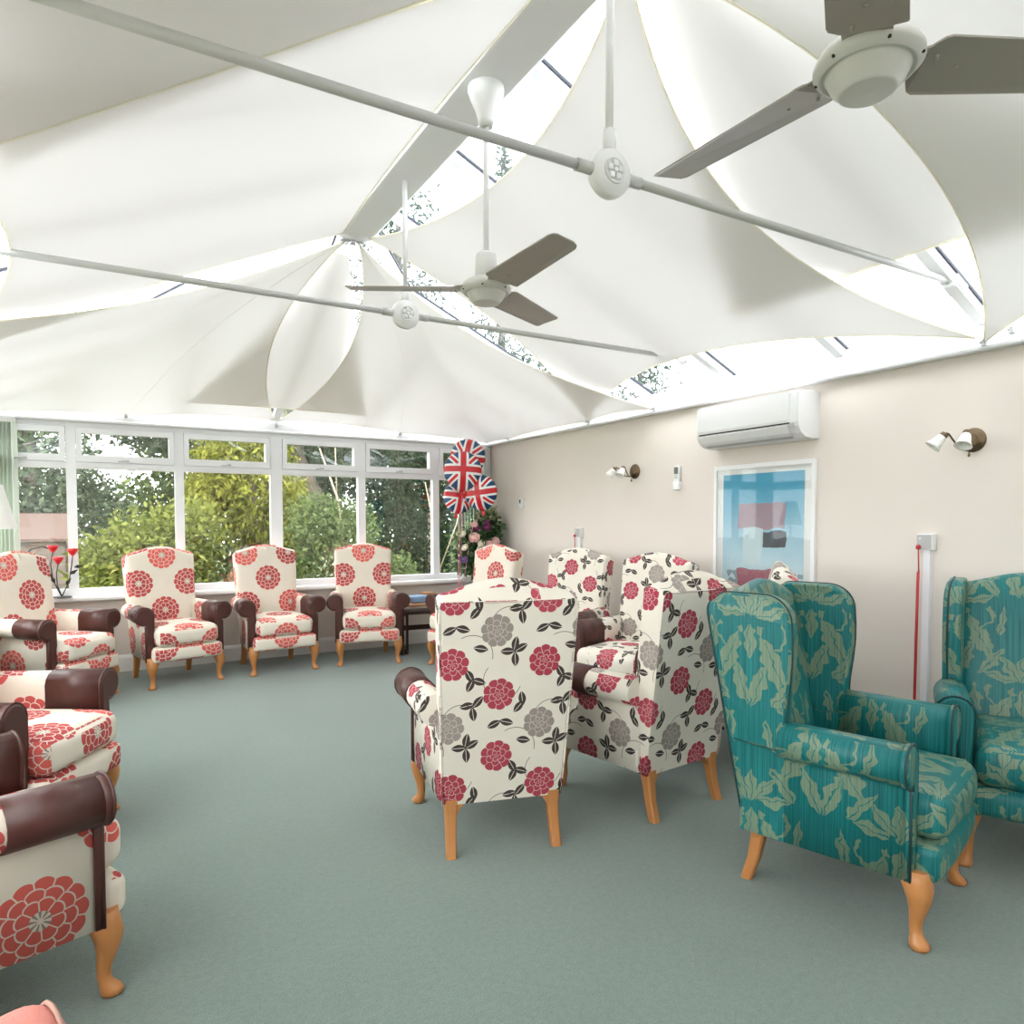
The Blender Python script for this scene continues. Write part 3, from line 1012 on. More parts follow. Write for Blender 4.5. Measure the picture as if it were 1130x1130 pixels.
used = set()
def place(proto, x, y, deg, label, group, pu, pv, name='armchair'):
    if proto.name not in used:
        used.add(proto.name)
        c = proto
    else:
        c = copy_tree(proto)
    c.location = (x, y, 0)
    c.rotation_euler = (0, 0, math.radians(deg))
    tag(c, label, 'armchair', group)
    stack = list(c.children)
    while stack:
        o = stack.pop()
        o['pattern_u'], o['pattern_v'] = float(pu), float(pv)
        stack += list(o.children)
    return c

G1 = 'cream armchairs with big red chrysanthemums'
red = make_chair('chrys', 'vinyl')
# pattern shift: (0, -1.06) puts one flower at the top centre, 0.2 sideways puts two in the corners
ONE, TWO = (0.0, -1.045), (0.2, -1.045)
place(red, -.40, 2.37, 114, 'nearest red-flowered armchair at the lower left, seen from its arm side', G1, .12, -.30)
place(red, -.40, 3.60, 60, 'red-flowered armchair at the left edge, second from the camera', G1, .15, -.20)
place(red, -.38, 6.18, 50, 'red-flowered armchair at the left edge below the metal roses', G1, .14, -1.02)
place(red, .47, 6.52, 15, 'red-flowered armchair under the window, leftmost of the three facing the camera', G1, *ONE)
place(red, 1.32, 6.59, 4, 'red-flowered armchair under the window, middle of the three facing the camera', G1, *TWO)
place(red, 2.17, 6.54, -13, 'red-flowered armchair under the window beside the small dark table', G1, *ONE)
place(red, 2.96, 5.78, -75, 'red-flowered armchair in the corner in front of the flower arrangement', G1, .14, -1.08)
G2 = 'cream armchairs with peonies and dark leaves'
peo = make_chair('peony', 'vinyl')
place(peo, 1.452, 2.70, 165, 'peony-patterned armchair in the middle of the room with its back to the camera', G2, -.05, -.14)
place(peo, 2.283, 2.634, 186, 'peony-patterned armchair with its back turned, next to the nearer teal chair', G2, .07, .02)
place(peo, 3.14, 4.62, -66, 'peony-patterned armchair against the right wall under the further pull switch', G2, .02, .08)
place(peo, 3.12, 3.68, -73, 'peony-patterned armchair against the right wall, left of the framed print', G2, .16, .2)
place(peo, 3.07, 2.84, 220, 'peony-patterned armchair mostly hidden behind the nearer teal chair, only its top showing', G2, .10, .12)
G3 = 'teal damask wing armchairs'
teal = make_chair('damask', 'damask', True)
teal.name = 'wing_armchair'
place(teal, 2.365, 1.565, 16.5, 'teal damask wing armchair standing in front, turned to the right', G3, 0, .02)
place(teal, 3.28, 1.335, -60, 'teal damask wing armchair cut off by the right edge', G3, .04, .05)
# ---------------------------------------------------------------- pink velvet chair, only an arm corner shows at the lower left
pk = thing('velvet_armchair', 'pink velvet armchair, only its arm showing in the bottom left corner', 'armchair', (-.29, .87, 0), math.radians(112))
MB().rbox((0, -.02, .27), (.28, .30, .12), .04, 4, mid=4).build('seat_base', MAT['pink'], pk)
MB().rbox((0, -.06, .42), (.24, .29, .07), .05, 4, (0, .01, .02), 6).build('seat_cushion', MAT['pink'], pk)
MB().rbox((0, .28, .55), (.29, .07, .36), .05, 4, (0, .02, 0), 5).build('backrest', MAT['pink'], pk)
for sx in (-1, 1):
    a = MB().rbox((sx * .315, -.03, .37), (.065, .33, .22), .06, 5, mid=5).build('arm', MAT['pink'], pk)
    MB().tube([(sx * (.315 + .055 * math.cos(a_)), -.341, .527 + .055 * math.sin(a_)) if 0 <= k_ <= 8 else (sx * (.37 if k_ < 0 else .26), -.341, .2) for k_, a_ in [(-1, 0)] + [(q_, PI * q_ / 8) for q_ in range(9)] + [(9, 0)]], .004, 6).build('fringe', MAT['pinktrim'], a)
    for y in (-.26, .26):
        MB().tube([(sx * .24, y, .16), (sx * .25, y * 1.03, .0)], [.026, .018], 10).build('leg', MAT['leg'], pk)

# ---------------------------------------------------------------- nest of tables beside the corner chair
tb = thing('nest_of_tables', 'dark wood nest of tables with a teak top between two red-flowered chairs', 'table', (2.78, 6.66, 0), math.radians(-8))
def sled(m, x0, x1, y0, y1, z, w=.022):
    for x in (x0,):
        m.box(x - w / 2, x + w / 2, y0 - w / 2, y0 + w / 2, 0, z)
        m.box(x - w / 2, x + w / 2, y1 - w / 2, y1 + w / 2, 0, z)
        m.box(x - w / 2, x + w / 2, y0, y1, 0, w)
        m.box(x - w / 2, x + w / 2, y0, y1, z - w, z)
    return m
for x in (-.22, .22): sled(MB(), x, x, -.17, .17, .485).build('side_frame', MAT['darkwood'], tb)
for x in (-.17, .17): sled(MB(), x, x, -.15, .14, .40).build('inner_side_frame', MAT['darkwood'], tb)
MB().box(-.17, .17, .12, .14, .20, .25).build('stretcher', MAT['darkwood'], tb)
MB().rbox((0, 0, .495), (.245, .20, .011), .006, 3, mid=3).build('table_top', MAT['oak'], tb)
MB().rbox((0, -.005, .410), (.185, .165, .010), .006, 3, mid=3).build('inner_top', MAT['darkwood'], tb)
tag(MB().rbox((2.76, 6.64, .5405), (.10, .075, .033), .018, 4, (0, 0, .008), 5).build('folded_cloth', MAT['blue']), 'folded pale blue cloth on the small dark table', 'cloth')
bx = MB().box(2.86, 2.97, 6.70, 6.80, .506, .58).build('wooden_box', MAT['oak'])
tag(bx, 'small wooden box at the back of the dark table', 'box')
MB().box(2.856, 2.974, 6.696, 6.804, .58, .592).build('lid', MAT['oak'], bx)

# ---------------------------------------------------------------- floor lamp, left corner
lp = thing('floor_lamp', 'floor lamp with white tapered shade at the left edge', 'lamp', (-.76, 6.52, 0))
MB().lathe([(.0, 0), (.13, 0), (.13, .015), (.04, .035), (.014, .06), (.0, .06)], 24).build('base', MAT['brass'], lp)
MB().tube([(0, 0, .05), (0, 0, 1.40)], .012, 10).build('pole', MAT['brass'], lp)
MB().loft([[(r * math.cos(2 * PI * k / 32), r * math.sin(2 * PI * k / 32), z) for k in range(32)] for r, z in ((.165, 1.285), (.078, 1.62), (.075, 1.62), (.162, 1.285), (.165, 1.285))], False).build('lamp_shade', MAT['shade'], lp)

# ---------------------------------------------------------------- vertical blinds drawn aside
def blinds(x0, x1, label, n):
    t = thing('vertical_blind', label, 'blind', (0, WIN_Y - .085, 0))
    MB().box(x0, x1, -.02, .02, 2.150, 2.188).build('headrail', MAT['white'], t)
    m = MB().prism([(-.042, -.004), (0, .004), (.042, -.004), (.042, -.002), (0, .006), (-.042, -.002)], 'Z', .73, 2.15).mesh('slat', MAT['blindslat'])
    for k in range(n):
        o = bpy.data.objects.new('slat', m)
        C.objects.link(o)
        o.parent = t
        o.location = (x0 + (x1 - x0) * (k + .5) / n, 0, 0)
        o.rotation_euler = (0, 0, math.radians(62 + 4 * math.sin(k * 2.3)))
blinds(WALL_L + .03, -.635, 'pale green vertical blind gathered at the left end of the windows', 10)
blinds(3.37, 3.74, 'pale green vertical blind gathered in the right corner behind the balloons', 10)

# ---------------------------------------------------------------- metal rose ornament on the sill
ro = thing('metal_rose_ornament', 'black wire ornament with three red roses on the window sill', 'ornament', (-.345, 6.965, .70))
MB().lathe([(.0, 0), (.075, 0), (.075, .005), (.0, .007)], 24).build('base', MAT['blackwire'], ro)
w = MB()
w.tube([(0, 0, .004), (.05, 0, .12), (.075, 0, .26), (.085, 0, .36)], .005, 6)
w.tube([(0, 0, .004), (-.03, 0, .10), (-.035, 0, .20), (-.02, 0, .29)], .005, 6)
w.tube([(0, 0, .004), (-.06, .01, .14), (-.075, .01, .28), (-.055, .01, .39)], .005, 6)
w.tube([(-.055, .01, .40), (-.13, .02, .43), (-.21, .02, .41), (-.27, .02, .33)], .005, 6)
w.build('stems', MAT['blackwire'], ro)
for k, (x, z, a) in enumerate(((-.06, .17, 2.4), (.06, .19, .6), (-.045, .12, 2.0), (.09, .25, .2), (.03, .10, 1.0))):
    L = .075
    d, s = Vector((math.cos(a), 0, math.sin(a))), Vector((-math.sin(a), 0, math.cos(a)))
    p = Vector((x, 0, z))
    ring = [p, p + d * L * .4 + s * .016 + Vector((0, -.006, 0)), p + d * L, p + d * L * .4 - s * .016 + Vector((0, -.006, 0))]
    MB().loft([ring, [q + Vector((0, .002, 0)) for q in ring]], True, False).build('leaf', MAT['blackwire'], ro)
for x, y, z in ((.085, 0, .375), (-.02, 0, .305), (-.055, .01, .405)):
    h = empty('rose_head', (x, y, z), 0, ro)
    MB().lathe([(.0, -.03), (.016, -.018), (.036, .012), (.044, .034), (.036, .030), (.0, .01)], 18).build('outer_petals', MAT['redpetal'], h)
    MB().lathe([(.0, -.005), (.020, .01), (.026, .032), (.018, .034), (.0, .02)], 14).build('inner_petals', MAT['redpetal'], h)

# ---------------------------------------------------------------- leaves and flowers
def leaf_cloud(name, blobs, size, mat, parent=None, aspect=.5, droop=0.0, stuff=False, shell=.55):
    """blobs: (centre, radii, count) -> one mesh of pointed leaves with a folded midrib"""
    V, Fc = [], []
    base = 0
    for c, r, n in blobs:
        d = rng.normal(size=(n, 3))
        d /= np.linalg.norm(d, axis=1)[:, None]
        rad = shell + (1 - shell) * rng.random(n) ** .6
        rad *= 1 + .16 * rng.normal(size=n).clip(-2, 2) * .7
        P = np.array(c) + d * rad[:, None] * np.array(r)
        A = rng.normal(size=(n, 3)) + d * .5
        A[:, 2] -= droop
        A /= np.linalg.norm(A, axis=1)[:, None]
        B = np.cross(A, rng.normal(size=(n, 3)))
        B /= np.linalg.norm(B, axis=1)[:, None]
        L = size * (.6 + .8 * rng.random(n))[:, None]
        q = np.stack([P, P + A * L * .45 + B * L * aspect * .5, P + A * L, P + A * L * .45 - B * L * aspect * .5], 1)
        V.append(q.reshape(-1, 3))
        idx = base + np.arange(n)[:, None] * 4 + np.arange(4)[None]
        Fc.append(idx)
        base += n * 4
    V, Fc = np.concatenate(V), np.concatenate(Fc)
    m = bpy.data.meshes.new(name)
    m.vertices.add(len(V))
    m.vertices.foreach_set('co', V.ravel())
    m.loops.add(Fc.size)
    m.loops.foreach_set('vertex_index', Fc.ravel())
    m.polygons.add(len(Fc))
    m.polygons.foreach_set('loop_start', np.arange(len(Fc)) * 4)
    m.update(calc_edges=True)
    m.materials.append(mat)
    o = bpy.data.objects.new(name, m)
    C.objects.link(o)
    o.parent = parent
    if stuff: o['kind'] = 'stuff'
    return o

fl = thing('flower_arrangement', 'large silk flower arrangement with pink and cream roses in the corner', 'flowers', (3.505, 6.955, .70))
MB().lathe([(.0, 0), (.055, 0), (.06, .02), (.045, .05), (.05, .12), (.075, .17), (.07, .172), (.0, .15)], 24).build('vase', MAT['frost'], fl)
dkl = leaf_mat('bouquet_leaf', (0.025, 0.06, 0.03), (0.14, 0.22, 0.10), .15)
pal = leaf_mat('bouquet_pale_leaf', (0.22, 0.30, 0.16), (0.55, 0.55, 0.32), .15)
leaf_cloud('foliage', [((.0, -.24, .36), (.25, .20, .24), 760), ((.08, -.26, .56), (.15, .18, .17), 380), ((-.08, -.20, .18), (.20, .14, .13), 280)], .075, dkl, fl, .55, shell=.3)
leaf_cloud('cream_spray', [((.10, -.25, .70), (.12, .14, .13), 420), ((-.12, -.28, .50), (.18, .14, .12), 90)], .035, pal, fl, .7, shell=.2)
def blossom(parent, x, y, z, r, mat, name='rose_bloom'):
    h = empty(name, (x, y, z), rng.random() * 6, parent)
    h.rotation_euler = (math.radians(58), 0, math.radians(-30 + 25 * rng.normal()))
    MB().rbox((0, 0, 0), (r * .55, r * .55, r * .5), r * .45, 4, mid=3).build('bud', mat, h)
    for ring, (n, rr, zz, t) in enumerate(((5, .55, .05, .55), (6, .85, -.12, .8))):
        pet = MB()
        for k in range(n):
            a = 2 * PI * k / n + ring * .5
            cx, cy = math.cos(a), math.sin(a)
            pts = []
            for i in range(5):
                for j in range(5):
                    s, q = (i / 4 - .5) * 1.5 * r, j / 4
                    rad = rr * r * (.55 + .6 * q ** 1.3)
                    up = zz * r + t * r * q * .75
                    w = s * math.sin(PI * (.25 + .6 * q))
                    pts.append((cx * rad - cy * w, cy * rad + cx * w, up - .25 * abs(s)))
            pet.add(pts, [(i * 5 + j, i * 5 + j + 1, i * 5 + j + 6, i * 5 + j + 5) for i in range(4) for j in range(4)], True)
        pet.build('petals', mat, h)
pkm, crm, ppl, mag = simple('pink_rose', (0.72, 0.44, 0.40), .7), simple('cream_rose', (0.78, 0.72, 0.58), .7), simple('violet_bloom', (0.22, 0.12, 0.30), .7), simple('plum_bloom', (0.16, 0.02, 0.09), .7)
for x, y, z, r, mt in ((.0, -.44, .37, .062, pkm), (.09, -.43, .41, .058, pkm), (-.15, -.42, .46, .058, pkm), (-.11, -.43, .33, .048, crm), (-.08, -.44, .40, .040, crm), (-.23, -.36, .36, .040, crm),
                       (-.24, -.34, .23, .045, ppl), (.01, -.40, .57, .045, mag), (-.11, -.38, .56, .036, mag), (-.04, -.42, .16, .040, crm), (.02, -.38, .63, .035, mag), (-.12, -.36, .60, .038, pkm), (-.24, -.32, .50, .036, crm)):
    blossom(fl, x, y, z, r, mt)

# ---------------------------------------------------------------- foil balloons
def balloon(x, y, z, rz, tilt, label, s=1.0):
    t = thing('foil_balloon', label, 'balloon', (x, y, z), rz, 'union flag foil balloons')
    m = MB()
    rings = []
    R0 = .20
    n = 40
    for q in (-1, -.97, -.9, -.75, -.5, -.2, 0, .2, .5, .75, .9, .97, 1):
        rr = R0 * math.sqrt(max(0, 1 - abs(q) ** 2.2))
        ring = []
        for k in range(n):
            a = 2 * PI * k / n
            cr = 1 + .018 * math.cos(a * 14) * (1 - abs(q)) ** 2
            ring.append((rr * cr * math.cos(a), q * .105, rr * cr * math.sin(a) * (1.0 + (.10 if math.sin(a) < 0 else 0) * abs(math.sin(a)) ** 3)))
        rings.append(ring)
    m.loft(rings)
    b = m.build('foil_body', MAT['flag'], t)
    b.rotation_euler = (math.radians(tilt[0]), math.radians(tilt[1]), 0)
    b.scale = (s, s, s)
    MB().prism([(-.012, -.205), (.012, -.205), (.022, -.27), (-.022, -.27)], 'Y', -.003, .003).build('neck', MAT['flag'], b)
    return t
bl = [balloon(3.36, 6.70, 2.03, math.radians(-35), (10, 12), 'union flag foil balloon, highest of the bunch', .95),
      balloon(3.24, 6.58, 1.875, math.radians(-22), (-4, 2), 'union flag foil balloon with its red cross facing the camera, in front', 1.0),
      balloon(3.43, 6.54, 1.65, math.radians(-50), (6, -6), 'union flag foil balloon, lower right of the bunch', .92),
      balloon(3.27, 6.74, 1.60, math.radians(-10), (-8, 10), 'union flag foil balloon, lower left of the bunch', .85)]
ribm = simple('pink_ribbon', (0.62, 0.22, 0.30), .4)
for t in bl:
    x, y, z = t.location
    c, s = math.cos(-t.rotation_euler.z), math.sin(-t.rotation_euler.z)
    pts = []
    for k in range(9):
        f = k / 8
        wx, wy = x + (3.22 - x) * f ** .5, y + (6.66 - y) * f ** .5
        dx, dy = wx - x, wy - y
        pts.append((dx * c - dy * s, dx * s + dy * c, -.24 * .9 - (z - .24 - .06) * f))
    MB().tube(pts, .003, 5).build('ribbon', ribm, t)
bw = thing('balloon_weight', 'small red weight on the carpet under the balloons', 'weight', (3.22, 6.66, 0))
MB().lathe([(.0, 0), (.05, 0), (.05, .05), (.035, .07), (.0, .075)], 20).build('body', MAT['redpetal'], bw)
MB().tube([(0, 0, .07), (.012, 0, .09), (0, 0, .105), (-.012, 0, .09), (0, 0, .07)], .003, 6).build('loop', MAT['redpetal'], bw)

# ---------------------------------------------------------------- things on the right wall
WX = WALL_R
ac = thing('air_conditioner', 'white split air conditioner mounted high on the right wall', 'air conditioner', (WX, 3.195, 1.85))
prof = [(0, .003), (0, .292), (-.06, .297), (-.185, .290), (-.200, .278), (-.205, .10), (-.200, .072), (-.175, .032), (-.13, .008), (-.06, .0)]
body = MB()
rings = []
for y, s in ((-.418, .03), (-.410, .008), (-.40, 0), (.40, 0), (.410, .008), (.418, .03)):
    rings.append([(x * (1 - s * .6) if x else 0, y, z + (.147 - z) * s) for x, z in prof])
body.loft(rings, True, False).build('casing', MAT['ac'], ac)
MB().box(-.209, -.203, -.355, .395, .112, .285).build('front_panel', MAT['ac'], ac)
MB().box(-.207, -.196, -.36, .39, .088, .097).build('air_slot', MAT['black'], ac)
lv = MB().prism([(-.203, .083), (-.206, .078), (-.182, .034), (-.150, .014), (-.146, .018), (-.176, .040)], 'Y', -.345, .38).build('louvre', MAT['ac'], ac)
MB().prism([(-.158, .0155), (-.136, .006), (-.134, .010), (-.156, .020)], 'Y', -.335, .37).build('louvre_seam', MAT['acgrey'], ac)
MB().box(-.2065, -.200, -.39, -.352, .068, .092).build('indicator_panel', MAT['acgrey'], ac)

def colour_print():
    """plain generic colour-field print: blue field fading downwards over soft red and grey bands"""
    m, nt, b = new_mat('colour_field_print', .5, spec=.3)
    tc = nt.nodes.new('ShaderNodeTexCoord')
    sp = nt.nodes.new('ShaderNodeSeparateXYZ')
    nt.links.new(tc.outputs['Object'], sp.inputs[0])
    n = noise(nt, 5.0, 4)
    y, z = E(nt, sp.outputs[1]) / .333, (E(nt, sp.outputs[2]) - .43) / .36   # about -1..1 across the print
    c = mixc(nt, (z * .5 + .5 + (n - .5) * .25).max(0.0).min(1.0), (0.62, 0.72, 0.74), (0.055, 0.33, 0.50))
    y2 = y + (n - .5) * .25
    z2 = z + (n - .5) * .22
    bandm = ((z2 - .42).abs() < .25) * (y2.abs() < .58)
    c = mixc(nt, bandm * .85, c, mixc(nt, n, (0.26, 0.22, 0.26), (0.48, 0.20, 0.21)))
    c = mixc(nt, ((z2 + .02).abs() < .15) * ((y2 + .30).abs() < .30) * .9, c, (0.045, 0.035, 0.04))
    c = mixc(nt, ((z2 + .18).abs() < .36) * ((y2 - .20).abs() < .24) * .8, c, (0.56, 0.64, 0.66))
    c = mixc(nt, (z2 < -.62) * ((n * 3.0).fract() > .5) * .7, c, (0.16, 0.19, 0.22))
    c = mixc(nt, (z2 < -.60) * (y2.abs() < .62) * .9, c, (0.36, 0.10, 0.13))
    nt.links.new(c, b.inputs['Base Color'])
    return m
pc = thing('framed_print', 'white framed print in blue and dusky red under the air conditioner', 'picture', (WX, 3.2, .80))
pf = MB()
for a in ((-.415, .415, .905, .935), (-.415, .415, 0, .03)):
    pf.box(-.022, 0, *a)
pf.box(-.022, 0, -.415, -.39, .03, .905).box(-.022, 0, .39, .415, .03, .905)
pf.build('frame', MAT['white'], pc)
MB().box(-.010, -.002, -.39, .39, .03, .905).build('mount', simple('mount_card', (0.76, 0.75, 0.72), .8, var=.01), pc)
MB().box(-.012, -.010, -.333, .333, .09, .868).build('print', colour_print(), pc)
MB().box(-.016, -.014, -.39, .39, .03, .905).build('glazing', MAT['picglass'], pc)

def sconce(y, label):
    t = thing('wall_lamp', label, 'wall lamp', (WX, y, 1.757), 0, 'two-arm brass wall lamps')
    t.scale = (.88, .88, .88)
    MB().lathe([(.0, -.026), (.035, -.026), (.042, -.022), (.055, -.016), (.066, -.012), (.070, -.004), (.070, 0), (.0, 0)], 28, axis='X').build('back_plate', MAT['brass'], t)
    MB().lathe([(.0, -.10), (.006, -.095), (.008, -.088), (.004, -.08), (.004, -.07), (.0, -.068)], 10, at=(-.045, 0, 0)).build('finial', MAT['brass'], t)
    for s in (-1, 1):
        a = MB().tube([(-.02, 0, -.02), (-.055, s * .008, -.05), (-.10, s * .022, -.046), (-.140, s * .038, -.006), (-.165, s * .050, .030), (-.180, s * .056, .036), (-.192, s * .060, .026)], .0052, 8)
        ar = a.build('arm', MAT['brass'], t)
        sh = empty('lamp_shade', (-.194, s * .061, .024), 0, t)
        sh.rotation_euler = (math.radians(s * 16 + 14), math.radians(30), 0)
        MB().lathe([(.0, .012), (.020, .010), (.023, -.006), (.018, -.014)], 18).build('shade_holder', MAT['brass'], sh)
        outer = [(.020, -.008), (.026, -.022), (.031, -.045), (.036, -.068), (.046, -.088)]
        prof_ = outer + [(r - .003, z) for r, z in reversed(outer)]
        MB().lathe(prof_, 22, cap=False).build('glass_tulip', MAT['frost'], sh)
sconce(4.508, 'small two-arm brass wall lamp, the further one left of the air conditioner')
sconce(1.89, 'small two-arm brass wall lamp, the nearer one right of the air conditioner')

def pull_switch(y, label, trunk=True):
    t = thing('pull_cord_switch', label, 'switch', (WX, y, 1.19), 0, 'emergency pull-cord switches')
    MB().rbox((-.022, 0, .044), (.022, .043, .044), .005, 3, mid=3).build('housing', MAT['ac'], t)
    MB().box(-.0465, -.043, -.038, .038, .006, .082).build('cover_plate', MAT['acgrey'], t)
    MB().lathe([(.0, -.051), (.006, -.050), (.007, -.046), (.0, -.046)], 10, at=(0, .018, .062), axis='X').build('indicator', MAT['white'], t)
    MB().lathe([(.0, -.012), (.011, -.010), (.013, .004), (.008, .012), (.0, .013)], 12, at=(-.055, .024, .016)).build('cord_toggle', MAT['redcord'], t)
    c = MB().tube([(-.055, .024, .008), (-.057, .020, -.05), (-.058, .017, -.115)], .0035, 6)
    c.build('thin_cord', MAT['redcord'], t)
    MB().tube([(-.058, .020, -.115), (-.050, .027, -.45), (-.040, .034, -.85), (-.036, .036, -1.02)], .0075, 8).build('thick_cord', MAT['redcord'], t)
    MB().box(-.026, 0, -.022, .014, 1.19 * -1 + .15, .0).build('trunking', MAT['upvc'], t)
pull_switch(2.10, 'white pull-cord switch with red cord between the two teal chairs')
pull_switch(5.27, 'white pull-cord switch with red cord behind the peony chair by the corner')

th = thing('thermostat', 'small white thermostat on the right wall beside the balloons', 'thermostat', (WX, 6.32, 1.485))
MB().rbox((-.014, 0, .045), (.014, .040, .055), .005, 3, mid=3).build('housing', MAT['ac'], th)
MB().box(-.0295, -.027, -.004, .028, .045, .085).build('display', MAT['lcd'], th)
rc = thing('remote_control', 'white air conditioner remote in a wall holder', 'remote control', (WX, 3.995, 1.59))
MB().rbox((-.018, 0, .095), (.011, .027, .085), .005, 3, mid=3).build('handset', MAT['ac'], rc)
MB().box(-.0305, -.028, -.021, .021, .115, .168).build('display', MAT['lcd'], rc)
MB().rbox((-.015, 0, .028), (.018, .031, .032), .004, 3, mid=3).build('holder', MAT['white'], rc)
for k in range(6):
    MB().box(-.0305, -.0285, -.016 + .012 * (k % 3), -.008 + .012 * (k % 3), .085 + .014 * (k // 3), .093 + .014 * (k // 3)).build('button', MAT['acgrey'], rc)
# ---------------------------------------------------------------- garden behind the windows
GZ = -.20
gm = simple('garden_soil', (0.10, 0.12, 0.045), .95, var=.4, scale=3)
g = MB().box(-40, 45, -30, 50, GZ - .2, GZ).build('ground', gm)
struct(g)
bark = simple('grey_bark', (0.17, 0.135, 0.11), .9, var=.3, scale=9, bumps=.5, bscale=30)
palebark = simple('pale_bark', (0.42, 0.34, 0.24), .85, var=.3, scale=9)
L = dict(
    gold=leaf_mat('golden_leaf', (0.07, 0.095, 0.015), (0.38, 0.37, 0.07)),
    hedge=leaf_mat('hedge_leaf', (0.045, 0.075, 0.015), (0.34, 0.36, 0.10)),
    green=leaf_mat('shrub_leaf', (0.030, 0.060, 0.022), (0.24, 0.30, 0.12)),
    dark=leaf_mat('holly_leaf', (0.010, 0.020, 0.012), (0.07, 0.10, 0.05)),
    grey=leaf_mat('greygreen_leaf', (0.040, 0.065, 0.040), (0.22, 0.27, 0.17)),
    conif=leaf_mat('conifer_leaf', (0.020, 0.045, 0.030), (0.11, 0.16, 0.11)),
    rust=leaf_mat('rust_leaf', (0.12, 0.045, 0.02), (0.42, 0.20, 0.09)))
def plant(name, label, cat, loc, blobs, size, mat, trunk=None, tmat=None, group='garden plants behind the windows', aspect=.5, droop=0, shell=.5):
    t = thing(name, label, cat, loc, 0, group)
    leaf_cloud('foliage', blobs, size, L[mat], t, aspect, droop, True, shell)
    m = MB()
    for path, r in (trunk or [([(0, 0, 0), (.02, .02, max(b[0][2] for b in blobs) * .8)], [.05, .02])]):
        m.tube(path, r, 8)
    m.build('trunk' if trunk else 'stem', tmat or bark, t)
    return t
plant('hedge_shrub', 'bright green hedge shrub behind the left pair of windows', 'shrub', (.55, 10.6, GZ), [((0, 0, .85), (.75, .6, .85), 5200), ((-.55, .2, .7), (.5, .5, .7), 2400), ((.45, .1, 1.3), (.45, .45, .55), 2000)], .085, 'hedge')
plant('golden_conifer', 'golden yellow-green conifer drooping behind the middle windows', 'tree', (2.05, 11.6, GZ), [((.05, 0, 1.95), (.75, .6, .85), 5200), ((.42, -.25, 1.25), (.38, .35, .75), 2600), ((-.55, .1, 2.2), (.45, .4, .7), 1800), ((0, .1, 2.9), (.6, .5, .6), 2200), ((-.75, 0, 1.9), (.35, .35, .45), 900)], .10, 'gold', [([(-.12, .1, 0), (-.08, .1, 1.2), (0, .1, 2.8)], [.12, .10, .05])], bark, aspect=.38, droop=1.2)
plant('rust_shrub', 'low rust-brown shrub behind the middle windows', 'shrub', (1.75, 10.0, GZ), [((.0, 0, .62), (.38, .35, .42), 2000)], .06, 'rust')
plant('leafy_shrub', 'mid green leafy shrub behind the window right of the middle post', 'shrub', (2.95, 10.3, GZ), [((0, 0, .9), (.62, .5, .9), 4200), ((-.30, .0, 1.5), (.40, .4, .45), 1500), ((.35, .1, 1.35), (.35, .35, .5), 1300)], .075, 'green', [([(.12, -.1, .1), (.10, -.1, 1.2), (.0, -.1, 1.9), (-.25, -.1, 2.6)], [.022, .02, .017, .010]), ([(.0, -.1, 1.9), (-.02, -.1, 2.7)], [.011, .007])], palebark)
plant('low_shrub', 'small pale green shrub low behind the right windows', 'shrub', (3.55, 9.6, GZ), [((0, 0, .62), (.45, .4, .45), 1800)], .075, 'green')
plant('holly_tree', 'dark evergreen holly behind the right windows', 'tree', (5.3, 11.8, GZ), [((0, .3, 1.5), (1.15, .8, 1.5), 6000), ((-.5, .3, 2.9), (.8, .7, .8), 2400), ((.8, .2, 2.6), (.7, .6, .9), 2200)], .09, 'dark', [([(-.35, -.9, 0), (-.40, -.9, 1.1), (-.62, -.85, 2.2)], [.02, .017, .008]), ([(-.38, -.9, .7), (-.05, -.9, 1.5), (.15, -.8, 2.3)], [.014, .011, .006]), ([(0, .3, 0), (0, .3, 2.5)], [.1, .05])], palebark)
plant('corner_shrub', 'green shrub behind the narrow window beside the balloons', 'shrub', (5.3, 9.9, GZ), [((0, 0, .8), (.6, .5, .85), 2600)], .075, 'green')
plant('greygreen_tree', 'tall grey-green tree behind the leftmost window', 'tree', (-1.1, 13.6, GZ), [((0, 0, 2.4), (1.05, .9, 1.3), 4600), ((-.6, .2, 3.6), (1.1, .9, 1.1), 3600), ((.6, .1, 1.5), (.8, .8, 1.0), 2600), ((.2, 0, 4.3), (.9, .8, .8), 2200), ((1.7, .2, 3.35), (.95, .7, .5), 1500)], .11, 'grey', [([(0, 0, 0), (.05, 0, 2.0), (0, 0, 4.0)], [.14, .11, .05])], bark)
plant('leaning_tree', 'tree with a leaning bare trunk behind the middle windows', 'tree', (4.35, 14.2, GZ), [((-1.6, 0, 4.2), (1.5, 1.2, 1.2), 4600), ((-2.9, .2, 3.4), (1.3, 1.0, .85), 4600), ((-.4, .4, 3.4), (1.1, 1.0, 1.2), 3400), ((-1.3, .9, 2.4), (1.4, .6, 1.0), 3600)], .11, 'grey', [([(.1, 0, 0), (-.35, 0, 1.4), (-.95, 0, 2.7), (-1.6, 0, 4.2)], [.17, .15, .12, .07])], bark)
def conifer(name, label, x, y, h, r, n, mat='conif', z0=.6):
    blobs = []
    for k in range(13):
        f = k / 12
        blobs.append(((rng.normal() * .12, rng.normal() * .12, z0 + (h - z0) * f), (r * (1 - f) ** .8 + .12, r * (1 - f) ** .8 + .12, h / 22), int(n * (1.25 - f) / 8)))
    plant(name, label, 'tree', (x, y, GZ), blobs, .16, mat, [([(0, 0, 0), (0, 0, h)], [.18, .02])], bark, 'tall trees above the roof', .28, .5, .2)
conifer('tall_conifer', 'tall dark conifer seen through the glass beside the ridge beam', 5.6, 14.5, 11.0, 2.3, 9000)
conifer('slender_conifer', 'slender conifer beyond the holly', 7.9, 14.0, 9.6, 1.7, 6500)
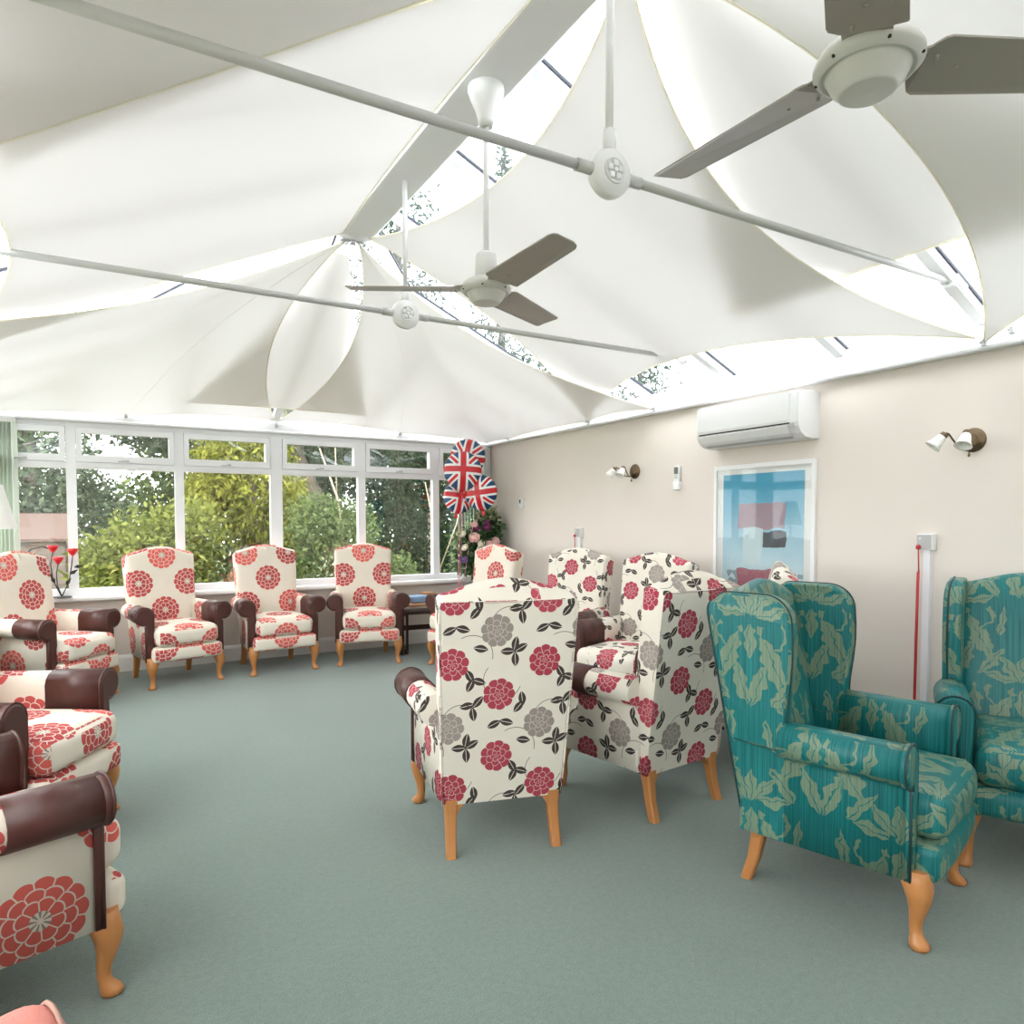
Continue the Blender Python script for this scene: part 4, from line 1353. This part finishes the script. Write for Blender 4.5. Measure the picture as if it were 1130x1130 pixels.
conifer('side_conifer', 'pale conifer seen through the roof glass above the right wall', 9.6, 11.2, 5.6, 1.8, 4500)
plant('backdrop_tree', 'broad tree far behind the golden conifer', 'tree', (2.9, 17.5, GZ), [((0, 0, 2.2), (2.4, 1.2, 2.3), 9000), ((-.9, 0, 4.2), (1.8, 1.2, 1.2), 3600), ((1.9, 0, 3.9), (1.9, 1.2, 1.5), 5000)], .18, 'green', [([(0, 0, 0), (0, 0, 4.5)], [.2, .08])], bark)
plant('backdrop_tree', 'broad dark tree far behind the holly', 'tree', (8.2, 16.8, GZ), [((0, 0, 2.2), (2.8, 1.2, 2.4), 11000), ((-1.2, 0, 4.2), (1.9, 1.2, 1.2), 3600), ((1.4, 0, 4.4), (1.9, 1.2, 1.5), 6000)], .2, 'dark', [([(0, 0, 0), (0, 0, 4.5)], [.2, .08])], bark)
plant('backdrop_tree', 'broad hedge tree far behind the left windows', 'tree', (-1.8, 18.5, GZ), [((.2, 0, 1.3), (2.6, 1.2, 1.5), 6000), ((-1.4, 0, 3.4), (2.0, 1.2, 1.6), 4200), ((2.6, -.2, 1.2), (1.2, 1.0, 1.2), 2600)], .15, 'grey', [([(0, 0, 0), (0, 0, 3.5)], [.2, .08])], bark)

sh = thing('garden_shed', 'small wooden garden shed behind the leftmost window', 'shed', (-1.05, 12.2, GZ))
wb = simple('shed_board', (0.20, 0.16, 0.14), .85, var=.15, scale=12)
rb = simple('shed_felt', (0.13, 0.085, 0.07), .9, var=.15, scale=20)
for k in range(11):
    z = .02 + k * .115
    MB().box(-.62, .50, -.012 - .006 * (k % 2), .012, z, z + .112).build('board', wb, sh)
for k in range(11):
    z = .02 + k * .115
    MB().box(.49, .51, .0, .9, z, z + .112).build('board', wb, sh)
for s in (0, 1):
    y0, y1 = (-.12, .46) if s == 0 else (.44, 1.02)
    z0, z1 = (1.24, 1.62) if s == 0 else (1.62, 1.24)
    MB().loft([[(-.72, y0, z0), (-.72, y1, z1), (-.72, y1, z1 + .04), (-.72, y0, z0 + .04)], [(.60, y0, z0), (.60, y1, z1), (.60, y1, z1 + .04), (.60, y0, z0 + .04)]], True, False).build('roof_slope', rb, sh)
MB().prism([(.0, 1.28), (.9, 1.28), (.45, 1.60)], 'X', .48, .50).build('gable', wb, sh)
MB().box(-.62, -.60, .0, .9, .0, 1.28).build('side_wall', wb, sh)
